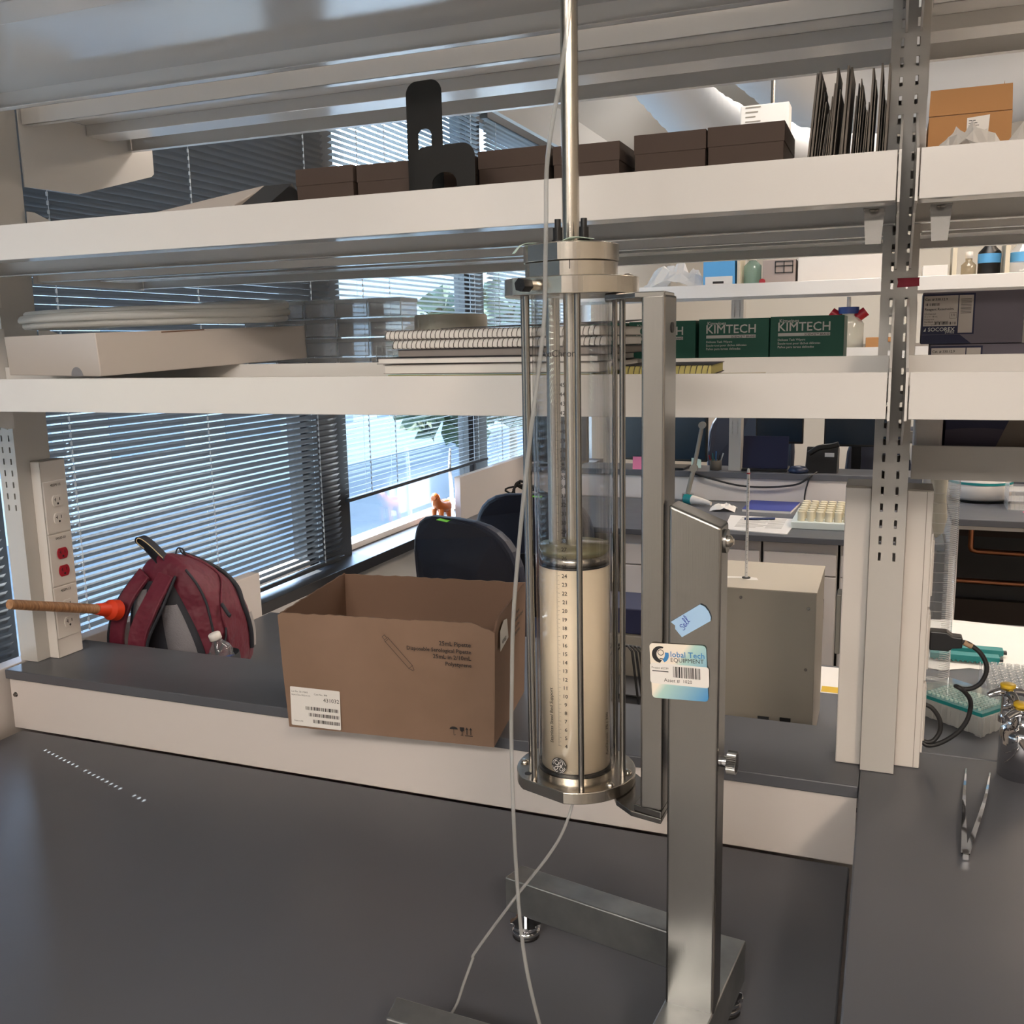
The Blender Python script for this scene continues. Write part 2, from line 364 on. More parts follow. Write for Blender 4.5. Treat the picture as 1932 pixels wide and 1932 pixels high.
#@@STRUCT_END
# ------------------------------------------------------------------ island furniture
XY = Matrix(((1, 0, 0, 0), (0, 0, 1, 0), (0, 1, 0, 0), (0, 0, 0, 1)))      # prism poly in x-z, extruded along y
YZ = Matrix(((0, 0, 1, 0), (1, 0, 0, 0), (0, 1, 0, 0), (0, 0, 0, 1)))      # prism poly in y-z, extruded along x
t = thing('desk', 'long dark low desk top carrying the chromatography column', 'desk', (-.9, 1.1, 0))
MB().prism([(-1.757, .3), (-.030, .3), (-.030, 1.493), (-1.757, 1.493), (-1.757, 1.46)], .738, .76).build('desk_top', bench, t, bevel=.0025)
MB().box(-1.75, -.06, 1.40, 1.49, 0, .738).build('back_panel', lam, t)
for x in (-1.72, -.10): MB().box(x, x+.04, .45, .49, 0, .738).build('leg', upr, t, bevel=.002)
t = thing('raised_ledge', 'narrow dark raised ledge under the cardboard box, with white riser', 'worktop', (-.9, 1.6, .76))
MB().box(-1.791, -.022, 1.494, 1.725, .8745, .895).build('ledge_top', bench, t, bevel=.002)
MB().box(-1.785, -.024, 1.500, 1.520, .7605, .8745).build('riser_panel', lam, t)
MB().cyl((-1.772, 1.4995, .838), (-1.772, 1.496, .838), .006, .004, 16).build('screw', steel, t)
MB().box(-1.785, -.024, 1.700, 1.72, .7605, .8745).build('rear_riser_panel', lam, t)
t = thing('side_desk', 'dark low desk top behind the ledge, under the backpack', 'desk', (-.9, 2.1, 0))
MB().box(-1.794, .05, 1.726, 2.475, .738, .76).build('desk_top', bench, t, bevel=.002)
MB().box(-1.78, .04, 1.73, 1.77, 0, .738).build('back_panel', lam, t)
for x in (-1.72, -.10): MB().box(x, x+.04, 2.35, 2.39, 0, .738).build('leg', upr, t, bevel=.002)
t = thing('lab_bench', 'dark high lab bench top at the right, under the tweezers and gas valves', 'lab bench', (.8, 1.5, 0))
MB().prism([(-.0215, .25), (1.7, .25), (1.7, 1.660), (-.0215, 1.660)], .8745, .895).build('bench_top', bench, t, bevel=.0025)
MB().prism([(-.0215, 1.662), (1.7, 1.662), (1.7, 2.50), (.05, 2.50), (.05, 1.728), (-.0215, 1.728)], .8745, .8948).build('rear_bench_top', bench, t, bevel=.0025)
MB().box(.06, 1.68, 1.1, 2.42, .02, .8745).build('cabinet', lam, t)
t = thing('splash_panel', 'low white upstand panel at the window end of the desks', 'panel', (-1.85, 2, .76))
MB().box(-1.84, -1.80, 1.15, 2.44, .5, .895).build('board', lam, t, bevel=.002)

# ------------------------------------------------------------------ shelving rack
def upright(x0, label, z0=.896, z1=2.45, ya=1.556, yb=1.648, slot_z=1.239, w=.05):
    t = thing('rack_upright', label, 'rack post', (x0+w/2, (ya+yb)/2, z0))
    a, s_ = .0125*w/.05, .0042
    m = MB(); cols = ((x0+a, x0+a+s_), (x0+w-a-s_, x0+w-a))
    for y in (ya, yb-.002):
        m.box(x0, cols[0][0], y, y+.002, z0, z1).box(cols[0][1], cols[1][0], y, y+.002, z0, z1).box(cols[1][1], x0+w, y, y+.002, z0, z1)
        for c in cols:
            z = slot_z; m.box(c[0], c[1], y, y+.002, z0, z)
            while z < z1-.03: m.box(c[0], c[1], y, y+.002, z+.013, z+.0254); z += .0254
    m.box(x0, x0+.002, ya+.002, yb-.002, z0, z1).box(x0+w-.002, x0+w, ya+.002, yb-.002, z0, z1)
    m.build('post', upr, t); return t
upright(-1.81, 'grey slotted rack upright at the window end of the ledge', z0=.896)
upright(-.022, 'grey slotted rack upright in the middle, between the two shelf runs')
def tray(x0, x1, ya, yb, zb, label, front, name='wall_shelf'):
    """folded sheet shelf; front: lip on the low-y side"""
    t = thing('metal_shelf', label, 'shelf', ((x0+x1)/2, (ya+yb)/2, zb), 0)
    e = .0015; m = MB(); hb = .056
    yl, yr, sg = (ya, yb, 1) if front else (yb, ya, -1)
    def bx(y0, y1, z0, z1): m.box(x0, x1, min(y0, y1), max(y0, y1), z0, z1)
    bx(yl, yl+sg*.003, zb, zb+hb)                       # lip
    bx(yl+sg*.003, yl+sg*.016, zb, zb+e)                # return
    bx(yl+sg*.003, yr, zb+.036, zb+.036+e)              # deck
    bx(yl+sg*.075, yl+sg*.075+sg*e, zb+.012, zb+.036); bx(yl+sg*.075, yl+sg*.145, zb+.012, zb+.012+e); bx(yl+sg*.145, yl+sg*.145+sg*e, zb+.012, zb+.036)
    bx(yr-sg*.003, yr, zb+.002, zb+(.070 if front else .058)); bx(yr-sg*.02, yr, zb+.002, zb+.0035)
    m.build('shelf_tray', paint, t, bevel=.0012, seg=2)
    yu = 1.556 if front else 1.648
    for xs in (x0-.0045, x1+.0015):
        poly = [(yl, zb-.002), (yl, zb+hb), (yl+sg*.03, zb+hb+.004), (yu-sg*.02, zb+.150), (yu, zb+.150), (yu, zb-.06 if front else zb-.002), (yu-sg*.02, zb-.06 if front else zb-.002), (yl+sg*.12, zb-.002)]
        if not front and zb > 2: poly = [(1.6495, zb+.036), (1.6495, zb-.125), (1.80, zb-.121), (2.045, zb-.048), (2.055, zb-.04), (2.055, zb+.03), (1.99, zb+.036)]
        b = MB().prism(poly, xs, xs+.003, M=YZ)
        b.build('shelf_bracket', paint, t)
    return t
lv = ((1.480, 'lower'), (1.733, 'middle'), (2.055, 'top'))
for zb, nm in lv:
    tray(-1.752, -.006, 1.25 if zb < 2 else 1.04, 1.550, zb, 'long white steel shelf on the near side, %s level' % nm, True)
    tray(-1.752, -.006, 1.656, 1.985, zb if nm != 'middle' else zb-.004, 'long white steel shelf on the window side, %s level' % nm, False)
    tray(.019, 1.3, 1.25 if zb < 2 else 1.04, 1.550, zb, 'white steel shelf right of the slotted upright, near side, %s level' % nm, True)
    tray(.032, 1.3, 1.656, 1.985, zb, 'white steel shelf right of the slotted upright, far side, %s level' % nm, False)
t = thing('metal_shelf', 'low far-side shelf at the right, seen as a grey rail under the others', 'shelf', (.6, 1.75, 1.33))
MB().box(.033, 1.3, 1.655, 1.659, 1.353, 1.407).box(.033, 1.3, 1.659, 1.98, 1.375, 1.377).box(.033, 1.3, 1.98, 1.983, 1.345, 1.40).build('shelf_tray', upr, t, bevel=.001)
def bolt(m, x, y, z): m.lathe([(0, -.003), (.0035, -.0025), (.006, 0)], (x, y, z), 12)
for x, s_ in ((-.03, 'left'), (.045, 'right')):
    t = thing('shelf_clip', 'small steel clip bracket screwed under the middle shelf, %s of the upright' % s_, 'bracket', (x, 1.3, 1.70))
    m = MB().prism([(x-.012, 1.731), (x+.012, 1.731), (x+.009, 1.69), (x-.009, 1.69)], 1.31, 1.312, M=XY).box(x-.012, x+.012, 1.29, 1.33, 1.7295, 1.731)
    m.build('plate', steel, t); q = MB(); bolt(q, x, 1.30, 1.729); q.build('bolt', steel, t)
tag(MB().prism([(.0, 1.6475), (.030, 1.6485), (.0295, 1.658), (.0305, 1.6605), (.0, 1.6605), (.001, 1.655)], 1.5545, 1.5555, M=XY).build('red_tape', P('red_tape_cloth', srgb('#8f1530'), .6)), 'strip of dark red tape stuck across the middle upright', 'tape')

# power raceways
def raceway(x0, x1, side, z1, name, label, outlets):
    t = thing('power_strip', label, 'power strip', ((x0+x1)/2, 1.625, .896)); ya, yb = 1.59, 1.662
    MB().box(x0, x1, ya, yb, .8955, z1-.002).build('housing', plast, t, bevel=.002)
    MB().box(x0, x1, ya+.001, yb, z1-.002, z1).build('end_cap', grill, t, bevel=.0008)
    xf = x1 if side > 0 else x0
    if outlets:
        F = lambda z: frame((xf+.0035, ya+.003, z), (0, 1, 0), (0, 0, 1))
        z = z1-.165
        for k, (txt, col) in enumerate((('4S2M-13', plast), ('S4S2D-23', red), ('4S2M-13', plast))):
            m = MB().box(xf-.001, xf+.003, ya+.003, yb-.004, z, z+.118); o = m.build('outlet_plate', plast, t, bevel=.0015)
            MB().text(txt, frame((xf+.0034, (ya+yb)/2, z+.106), (0, 1, 0), (0, 0, 1)), w=.028, align='C', bold=True).build('printed_code', ink, o)
            for dz in (.073, .033):
                c = ((ya+yb)/2, z+dz)
                pts = [(c[0]+.0145*math.cos(a)*1, c[1]+max(-.0125, min(.0125, .0165*math.sin(a)))) for a in [2*math.pi*i/28 for i in range(28)]]
                s_ = MB().prism(pts, xf+.003, xf+.006, M=YZ).build('socket', col, o, bevel=.0006)
                q = MB().box(xf+.006, xf+.0063, c[0]+.005, c[0]+.0066, c[1], c[1]+.007).box(xf+.006, xf+.0063, c[0]-.0068, c[0]-.0052, c[1]-.001, c[1]+.007).box(xf+.006, xf+.0063, c[0]-.0095, c[0]-.0052, c[1]+.0022, c[1]+.0036)
                q.cyl((xf+.006, c[0], c[1]-.0065), (xf+.0063, c[0], c[1]-.0065), .0026, n=12).build('slots', ink, s_)
            z -= .120
    else:
        for z in (1.22, 1.10, .98):
            MB().box(xf, xf+.003, ya+.002, yb-.002, z-.058, z+.058).box(xf+.003, xf+.006, ya+.02, yb-.02, z-.045, z+.045).build('outlet_plate', plast, t, bevel=.001)
    MB().box(x0+.028*(1 if side > 0 else .25), x0+.0285*(1 if side > 0 else .25)+.0005, ya-.0004, ya, .897, z1-.003).build('seam', grill, t)
    return t
raceway(-1.7595, -1.733, 1, 1.345, 'l', 'white power strip with outlets, two of them red, on the window-end upright', True)
raceway(.0285, .066, 1, 1.346, 'r', 'white power strip right of the middle upright with a black plug in it', False)
t = thing('power_strip', 'white power strip left of the middle upright, grey outlet bump on its side', 'power strip', (-.042, 1.62, .896))
MB().box(-.0605, -.0225, 1.575, 1.655, .8955, 1.348).build('housing', plast, t, bevel=.002)
MB().box(-.0605, -.0225, 1.576, 1.655, 1.348, 1.351).build('end_cap', grill, t, bevel=.0008)
MB().box(-.069, -.061, 1.60, 1.64, 1.07, 1.17).build('outlet_cover', grill, t, bevel=.002)

# ------------------------------------------------------------------ column stand
ca, sa = math.cos(R(-3)), math.sin(R(-3))
S0 = Matrix.Translation((-.2085, .9725, 0)) @ Matrix.Rotation(R(-3), 4, 'Z')    # stand frame: x along the post face, y backwards
t = thing('column_stand', 'brushed steel stand holding the glass column, with slanted post top', 'stand', (-.2, .98, .76))
m = MB(S0); w_, d_ = .0545, .036
zl, zr = 1.413, 1.392
vs = [(0, 0, .842), (w_, 0, .842), (w_, d_, .842), (0, d_, .842), (0, 0, zl), (w_, 0, zr), (w_, d_, zr), (0, d_, zl)]
m.add(vs, [(3, 2, 1, 0), (4, 5, 6, 7), (0, 1, 5, 4), (1, 2, 6, 5), (2, 3, 7, 6), (3, 0, 4, 7)]).build('post', steel, t, bevel=.003, seg=3)
MB().prism([(-.226, .815), (-.170, .812), (-.139, 1.118), (-.195, 1.125)], .790, .845).build('base_beam', steelx, t, bevel=.002)
MB().prism([(-.464, 1.193), (-.475, 1.155), (-.1955, 1.096), (-.1885, 1.136)], .793, .8445).build('base_leg', steelx, t, bevel=.002)
MB().prism([(-.500, .880), (-.494, .843), (-.2245, .830), (-.2205, .868)], .793, .8445).build('base_leg', steelx, t, bevel=.002)
for x, y in ((-.446, 1.158), (-.160, 1.095), (-.475, .862), (-.198, .835)):
    f = MB().cyl((x, y, .778), (x, y, .793), .005, n=14).lathe([(0, .0), (.017, .0), (.020, .002), (.020, .007), (.012, .010), (.0, .010)], (x, y, .7645), 28)
    q = MB(); n = 64; q.lathe([(.0, .010), (.020, .010), (.020, .014), (.006, .0145)], (x, y, .7645), 28)
    fo = f.build('levelling_foot', chrome, t); MB().lathe([(0, 0), (.019, 0), (.018, .004), (0, .0045)], (x, y, .7602), 24).build('rubber_pad', rubber, fo)
    pts = [(x+(.022 if k % 8 < 5 else .0185)*math.cos(2*math.pi*k/48), y+(.022 if k % 8 < 5 else .0185)*math.sin(2*math.pi*k/48)) for k in range(48)]
    MB().prism(pts, .776, .781).build('knurled_wheel', chrome, fo, bevel=.0006)
MB(S0).cyl((w_, .018, 1.375), (w_+.003, .018, 1.375), .0125, n=32).build('washer', steel, t, bevel=.0005)
q = MB(S0); q.lathe([(.0065, 0), (.0062, .003), (.0035, .0055), (0, .006)], n=20, M=Matrix.Translation((w_+.003, .018, 1.375)) @ Matrix.Rotation(R(90), 4, 'Y'))
q.box(w_+.0085, w_+.0095, .0172, .0188, 1.372, 1.378).build('pivot_screw', turned, t)
kn = MB(S0); kn.cyl((w_, .018, 1.135), (w_+.007, .018, 1.135), .006, n=20)
kn.cyl((w_+.016, .018, 1.135), (w_+.0165, .018, 1.135), .0095, n=24)
kk = kn.build('clamp_knob', chrome, t)
pts = [((.0125 if k % 2 else .0117)*math.cos(2*math.pi*k/72)+.018, (.0125 if k % 2 else .0117)*math.sin(2*math.pi*k/72)+1.135) for k in range(72)]
MB(S0).prism(pts, w_+.007, w_+.0165, M=YZ).build('knurled_grip', steel, kk)
# column holder bar: rides beside the post and carries the column
t = thing('column_holder', 'brushed steel bar beside the post, with plates gripping the column ends', 'bracket', (-.225, .99, 1.07))
SB = Matrix.Translation((-.2385, .975, 0)) @ Matrix.Rotation(R(-3), 4, 'Z')
MB(SB).box(0, .0245, 0, .046, 1.0735, 1.6245).build('bar', steel, t, bevel=.0025, seg=3)
MB().prism([(-.2145, .974), (-.2145, 1.0195), (-.262, 1.078), (-.300, 1.06), (-.285, 1.005), (-.245, .975)], 1.6215, 1.6275).build('holder_plate', steel, t, bevel=.001)
MB().prism([(-.2145, .972), (-.2125, 1.019), (-.268, 1.075), (-.300, 1.06), (-.272, .999), (-.250, .980)], 1.059, 1.0655).build('holder_plate', steel, t, bevel=.001)
MB().prism([(-.2145, .972), (-.2125, 1.019), (-.2435, 1.016), (-.247, .982)], 1.0655, 1.0735).build('holder_plate', steel, t, bevel=.001)
MB(SB).cyl((.0246, .028, 1.592), (.0252, .028, 1.592), .0055, n=20).build('screw_hole', ink, t)
# asset sticker and tape
t = thing('asset_sticker', 'blue and white asset sticker across the bar and the post', 'sticker', (-.2, .965, 1.2))
SK = frame((-.2245, .9733, 1.2035), (.0605, -.0033, .0035), (-.0055, 0, .06)) @ Matrix.Translation((0, 0, .0012))
gm = P('sticker_gradient', (.5, .5, .5), .35); n_ = gm.node_tree.nodes; l_ = gm.node_tree.links
tc = n_.new('ShaderNodeTexCoord'); cr = n_.new('ShaderNodeValToRGB'); sx = n_.new('ShaderNodeVectorMath'); sx.operation = 'DOT_PRODUCT'
sx.inputs[1].default_value = (.85, 0, -.55); l_.new(tc.outputs['Generated'], sx.inputs[0]); l_.new(sx.outputs['Value'], cr.inputs[0])
for i, (p_, c_) in enumerate(((-.3, '#e6ddcf'), (.12, '#a9cbc4'), (.8, '#3f86bd'))):
    e_ = cr.color_ramp.elements[i] if i < 2 else cr.color_ramp.elements.new(1)
    e_.position = max(0, p_); e_.color = L4(c_)
l_.new(cr.outputs[0], n_['Principled BSDF'].inputs['Base Color'])
MB(SK).rr(0, .0605, 0, .0605, .004, t=.0003).build('card_face', gm, t)
MB(SK @ Matrix.Translation((-.001, .0165, .0004)) @ Matrix.Rotation(R(-1.5), 4, 'Z')).rr(0, .063, 0, .0225, .003, t=.0003).build('white_label', paperw, t)
q = MB(SK @ Matrix.Translation((-.001, .0165, .0009)) @ Matrix.Rotation(R(-1.5), 4, 'Z'))
q.text('Project #2239', Matrix.Translation((.002, .0165, 0)), w=.018).quad((.0025, .0135, 0), (.020, .0135, 0), (.020, .0145, 0), (.0025, .0145, 0))
q.bars(.025, .054, .0085, .0205, Matrix(), 4, 34).text('Asset #', Matrix.Translation((.015, .0030, 0)), w=.017).text('1020', Matrix.Translation((.036, .0032, 0)), w=.009)
q.build('printed_text', ink, t)
q = MB(SK @ Matrix.Translation((0, .0385, .0006)))
q.text('EQUIPMENT', Matrix.Translation((.0225, .0025, 0)), w=.035).build('printed_text', darkm, t)
q = MB(SK @ Matrix.Translation((0, .0385, .0006)))
q.text('lobal Tech', Matrix.Translation((.0225, .0080, 0)), w=.036, bold=True).build('printed_name', P('print_blue', srgb('#3a7fb8'), .5), t)
q = MB(SK @ Matrix.Translation((.0115, .0485, .0006)))
def arc(cx, cy, r, a0, a1, n=16): return [(cx+r*math.cos(R(a0+(a1-a0)*i/n)), cy+r*math.sin(R(a0+(a1-a0)*i/n))) for i in range(n+1)]
o_ = arc(0, 0, .0092, 65, 265); i_ = arc(.0024, .0003, .0066, 85, 262)[::-1]
vs = [(x, y, 0) for x, y in o_+i_[::-1]]; q.add(vs, [(k, k+1, 18+k, 17+k) for k in range(16)])
q.stroke(arc(.0005, .0022, .0030, 0, 360, 24), .0007, smooth=False).stroke([(-.001, -.0045), (.004, -.0048)], .0009, smooth=False)
q.build('logo_mark', ink, t)
q = MB(SK @ Matrix.Translation((.0115, .0485, .00065)))
o_ = arc(0, 0, .0092, 15, -65); i_ = arc(-.003, .0008, .0080, 12, -50); vs = [(x, y, 0) for x, y in o_+i_]; q.add(vs, [(k, k+1, 18+k, 17+k) for k in range(16)])
q.build('logo_mark', MATS['print_blue'], t)
TP = frame((-.193, .9707, 1.2740), (.034, -.0017, .0235), (-.0115, 0, .0175)) @ Matrix.Translation((0, 0, .0008))
t = thing('masking_tape', 'pale blue masking tape on the post with handwriting', 'tape', (-.18, .965, 1.27))
MB(TP).prism([(0, 0), (.036, 0), (.0385, .003), (.0400, .009), (.0395, .0155), (.0365, .020), (-.001, .0195), (.0008, .014), (-.0012, .011), (-.0005, .004)], 0, .0002).build('tape_strip', P('blue_tape', srgb('#9dbfe0'), .7), t)
q = MB(TP @ Matrix.Translation((.006, .0045, .0004)) @ Matrix.Rotation(R(14), 4, 'Z') @ Matrix.Scale(.9, 4))
for st in ([(.0042, .0066), (.0020, .0080), (.0006, .0062), (.0026, .0042), (.0032, .0020), (.0012, .0006), (-.0004, .0018)], [(.0042, .0028), (.0066, .0044), (.0060, .0062), (.0046, .0046), (.0052, .0022), (.0076, .0024)],
           [(.0078, .0024), (.0104, .0090), (.0096, .0118), (.0090, .0070), (.0092, .0030), (.0106, .0026)], [(.0110, .0028), (.0138, .0098), (.0130, .0126), (.0122, .0078), (.0124, .0036), (.0140, .0034)]):
    q.stroke(st, .0007)
q.build('handwriting', P('blue_pen_ink', srgb('#1c2f9a'), .5), t)

# ------------------------------------------------------------------ chromatography column
CX, CY = -.332, 1.0387; AX = (CX, CY, 0)
t = thing('chromatography_column', 'tall glass chromatography column with beige resin bed and steel end flanges', 'column', (CX, CY, 1.066))
VA = math.atan2(-CY, -CX)                            # direction from the axis to the front
def flange(r, flat, z0, z1, name, m_, bev=.001):
    a0, a1 = VA-R(flat[0]), VA-R(flat[1]); n = 72; pts = []
    for k in range(n):
        a = a1+(2*math.pi-(a1-a0))*k/(n-1); pts.append((CX+r*math.cos(a), CY+r*math.sin(a)))
    return MB().prism(pts, z0, z1).build(name, m_, t, bevel=bev, seg=2)
flange(.0705, (62, 12), 1.0665, 1.0805, 'bottom_flange', turned)
flange(.0735, (58, 8), 1.6285, 1.647, 'top_flange', turned)
flange(.0505, (62, 14), 1.6475, 1.6635, 'clamp_ring', turned, .0006)
flange(.0520, (62, 16), 1.6640, 1.6820, 'clamp_ring', turned, .0006)
a = VA-R(2); MB().cyl((CX+.0506*math.cos(a), CY+.0506*math.sin(a), 1.6545), (CX+.0506*math.cos(a), CY+.0506*math.sin(a), 1.6635), .0005, n=6).build('index_line', ink, t)
MB().lathe([(0, .6820), (.0455, .6820), (.0445, .6835), (0, .6835)], (CX, CY, 1), 40).build('top_plate', turned, t)
Rg = .0444
MB().lathe([(Rg, 1.0835), (Rg, 1.629)], AX, 72).build('glass_tube', glass_t, t)
MB().lathe([(Rg-.0035, 1.0835), (Rg-.0035, 1.629)], AX, 72).build('glass_inner_wall', glass_t, t)
MB().ring(AX, .0400, Rg+.0012, 1.0800, 1.0850, 64).build('seal_seat', turned, t)
MB().ring(AX, .0300, Rg-.0004, 1.0852, 1.0882, 64).build('o_ring', rubber, t)
MB().lathe([(0, 1.0884), (Rg-.004, 1.0884), (Rg-.004, 1.3290), (0, 1.3290)], AX, 64).build('resin_bed', resin, t)
MB().ring(AX, .0300, Rg-.0037, 1.3292, 1.3312, 64).build('o_ring', rubber, t)
MB().lathe([(0, 1.3314), (Rg-.0045, 1.3314), (Rg-.0045, 1.3420), (.030, 1.3430), (0, 1.3430)], AX, 64).build('adapter_piston', turned, t)
MB().lathe([(.0095, 1.3432), (Rg-.0042, 1.3432), (Rg-.0042, 1.3520), (.0095, 1.3520)], AX, 48).build('residual_liquid', clear('yellowish_liquid', (.80, .78, .55), .02, haze=.35, hazecol=(.55, .52, .35)), t)
for k in range(6):
    a = VA+R(30+60*k); c = (CX+.031*math.cos(a), CY+.031*math.sin(a))
    MB().cyl((*c, 1.343), (*c, 1.3475), .0035, n=6).build('piston_screw', turned, t)
MB().cyl((CX, CY, 1.343), (CX, CY, 2.25), .0094, n=36).build('piston_rod', turned, t)
lx, ly = math.cos(VA-R(90)), math.sin(VA-R(90))
if lx > 0: lx, ly = -lx, -ly
MB().cyl((CX+lx*.021, CY+ly*.021, 1.3435), (CX+lx*.021, CY+ly*.021, 1.627), .0078, n=28).build('inner_sleeve', turned, t)
for k in range(6):
    a = VA+R(5.6+60*k); x, y = CX+.0595*math.cos(a), CY+.0595*math.sin(a)
    MB().cyl((x, y, 1.0807), (x, y, 1.6283), .0034, n=18).build('tie_rod', steel, t)
for aa in (38, 75, -100):
    a = VA+R(aa); x, y = CX+.0625*math.cos(a), CY+.0625*math.sin(a)
    MB().lathe([(.005, 0), (.0048, .002), (.0025, .0035), (0, .0038)], (x, y, 1.0806), 18).build('flange_screw', turned, t)
a = VA-R(70); MB().cyl((CX+.060*math.cos(a), CY+.060*math.sin(a), 1.0806), (CX+.060*math.cos(a), CY+.060*math.sin(a), 1.0809), .004, n=20).build('flange_hole', ink, t)
for aa in (95, 80):
    a = VA+R(aa); x, y = CX+.062*math.cos(a), CY+.062*math.sin(a)
    MB().lathe([(.006, 0), (.0055, .002), (.003, .0035), (0, .004)], (x, y, 1.6471), 18).build('flange_screw', turned, t)
for x, y in ((-.338, 1.012), (-.311, 1.018)):
    o = MB().cyl((x, y, 1.6835), (x, y, 1.6985), .0058, n=6).cyl((x, y, 1.6985), (x, y, 1.7075), .0035, n=16).cyl((x, y, 1.6835), (x, y, 1.686), .0068, n=20).build('tube_fitting', black, t, bevel=.0005)
a = VA-R(36); dx, dy = math.cos(a), math.sin(a); p = Vector((CX+dx*.064, CY+dy*.064, 1.638)); d = Vector((dx, dy, 0))
side = MB().cyl(p, p+d*.012, .0052, n=20).build('side_port', turned, t)
MB().cyl(p+d*.012, p+d*.026, .0072, n=6).cyl(p+d*.026, p+d*.0262, .0035, n=12).build('port_plug', black, side, bevel=.0006)
# scale and lettering wrapped on the glass
TA = math.atan2(.9946-CY, -.3293-CX)
def wrapped(name, mb, mat_, a0, r=Rg+.0003):
    m2 = MB(); m2.f, m2.mi, m2.sm = mb.f, mb.mi, mb.sm
    for x, z, _ in mb.v: a = a0+x/r; m2.v.append((CX+r*math.cos(a), CY+r*math.sin(a), z))
    return m2.build(name, mat_, t)
T3 = lambda x, z: Matrix.Translation((x, z, 0))
q = MB()
for k in range(4, 46):
    z = 1.0843+.01*k; q.text(str(k), T3(0, z-.0022), size=.0062, align='C', bold=True)
    q.quad((-.0085, z-.00012, 0), (-.0055, z-.00012, 0), (-.0055, z+.00012, 0), (-.0085, z+.00012, 0))
wrapped('scale_numbers', q, ink, TA)
q = MB()
for k in range(40, 451):
    z = 1.0843+.001*k; l = .0035 if k % 5 == 0 else .0020
    q.quad((-.0098, z-.00009, 0), (-.0098+l, z-.00009, 0), (-.0098+l, z+.00009, 0), (-.0098, z+.00009, 0))
q = wrapped('scale_ticks', q, ink, TA); q['kind'] = 'stuff'
wrapped('printed_name', MB().text('AxiChrom', T3(-.004, 1.564), w=.044, align='C'), ink, TA)
wrapped('printed_text', MB().text('Stainless Steel Bed Support', Matrix.Translation((-.0165, 1.126, 0)) @ Matrix.Rotation(R(90), 4, 'Z'), w=.066, bold=True), ink, TA)
wrapped('printed_text', MB().text('AxiChrom  70 / 300', Matrix.Translation((.055, 1.107, 0)) @ Matrix.Rotation(R(90), 4, 'Z'), w=.052), ink, TA)
g0 = -.0095; gz = 1.0995
wrapped('logo_badge', MB().add([(g0+.0098*math.cos(2*math.pi*i/40), gz+.0098*math.sin(2*math.pi*i/40), 0) for i in range(40)], [tuple(range(40))]), P('badge_dark', (.03, .03, .03), .5), TA, Rg+.0004)
q = MB(T3(g0, gz))
for a in (0, 90, 180, 270): q.stroke(arc(0, 0, .0083, a+8, a+70, 8)+[(.0066*math.cos(R(a+80)), .0066*math.sin(R(a+80)))], .0005)
q.stroke([(-.0012, .0052), (-.0040, .0058), (-.0052, .0030), (-.0032, .0010), (-.0004, .0020), (.0004, .0050), (-.0008, .0010), (-.0016, -.0036), (-.0042, -.0056), (-.0056, -.0034), (-.0030, -.0012), (.0006, -.0008), (.0034, .0006), (.0052, .0036), (.0036, .0056), (.0016, .0040), (.0020, .0010), (.0040, -.0010), (.0018, -.0022), (.0014, -.0048), (.0036, -.0058), (.0056, -.0036), (.0044, -.0022)], .0006)
wrapped('logo_monogram', q, paperw, TA, Rg+.0006)
tag(MB().ribbon([(-.330, 1.012, 1.6845), (-.316, 1.003, 1.687), (-.300, 1.012, 1.6853)], (0, 1, 0), .014, .0004).build('sticky_label', sticky_m), 'small pale green sticky label curling on top of the column', 'sticky note')
tag(MB().ribbon([(-.366, 1.018, 1.6847), (-.378, 1.010, 1.6835), (-.3865, 1.005, 1.674)], (.6, -.8, 0), .012, .0004).build('sticky_label', sticky_m), 'torn pale green label hanging over the left edge of the column top', 'sticky note')
tag(MB().tube([(-.292, .93, 1.98), (-.296, .93, 1.894), (-.305, .93, 1.834), (-.317, .93, 1.775), (-.3215, .93, 1.74), (-.3225, .93, 1.70), (-.324, .93, 1.655), (-.327, .93, 1.593), (-.341, .93, 1.498), (-.353, .93, 1.409), (-.365, .93, 1.3), (-.369, .93, 1.217), (-.371, .93, 1.138), (-.369, .93, 1.013), (-.362, .93, .904), (-.347, .93, .825), (-.33, .93, .775), (-.30, .92, .7635), (-.26, .90, .7630)], .0022, 10).build('clear_tube', tubing), 'long clear tube hanging down in front of the glass column', 'tubing')
tag(MB().tube([(-.330, 1.03, 1.0655), (-.330, 1.02, 1.045), (-.3385, 1.005, 1.012), (-.358, 1.0, .977), (-.396, 1.0, .922), (-.452, 1.0, .836), (-.4575, 1.0, .822), (-.466, .992, .795), (-.473, .98, .768), (-.478, .955, .7630), (-.49, .92, .7628)], .0018, 10).build('clear_tube', tubing), 'short clear tube running from under the column to the desk', 'tubing')
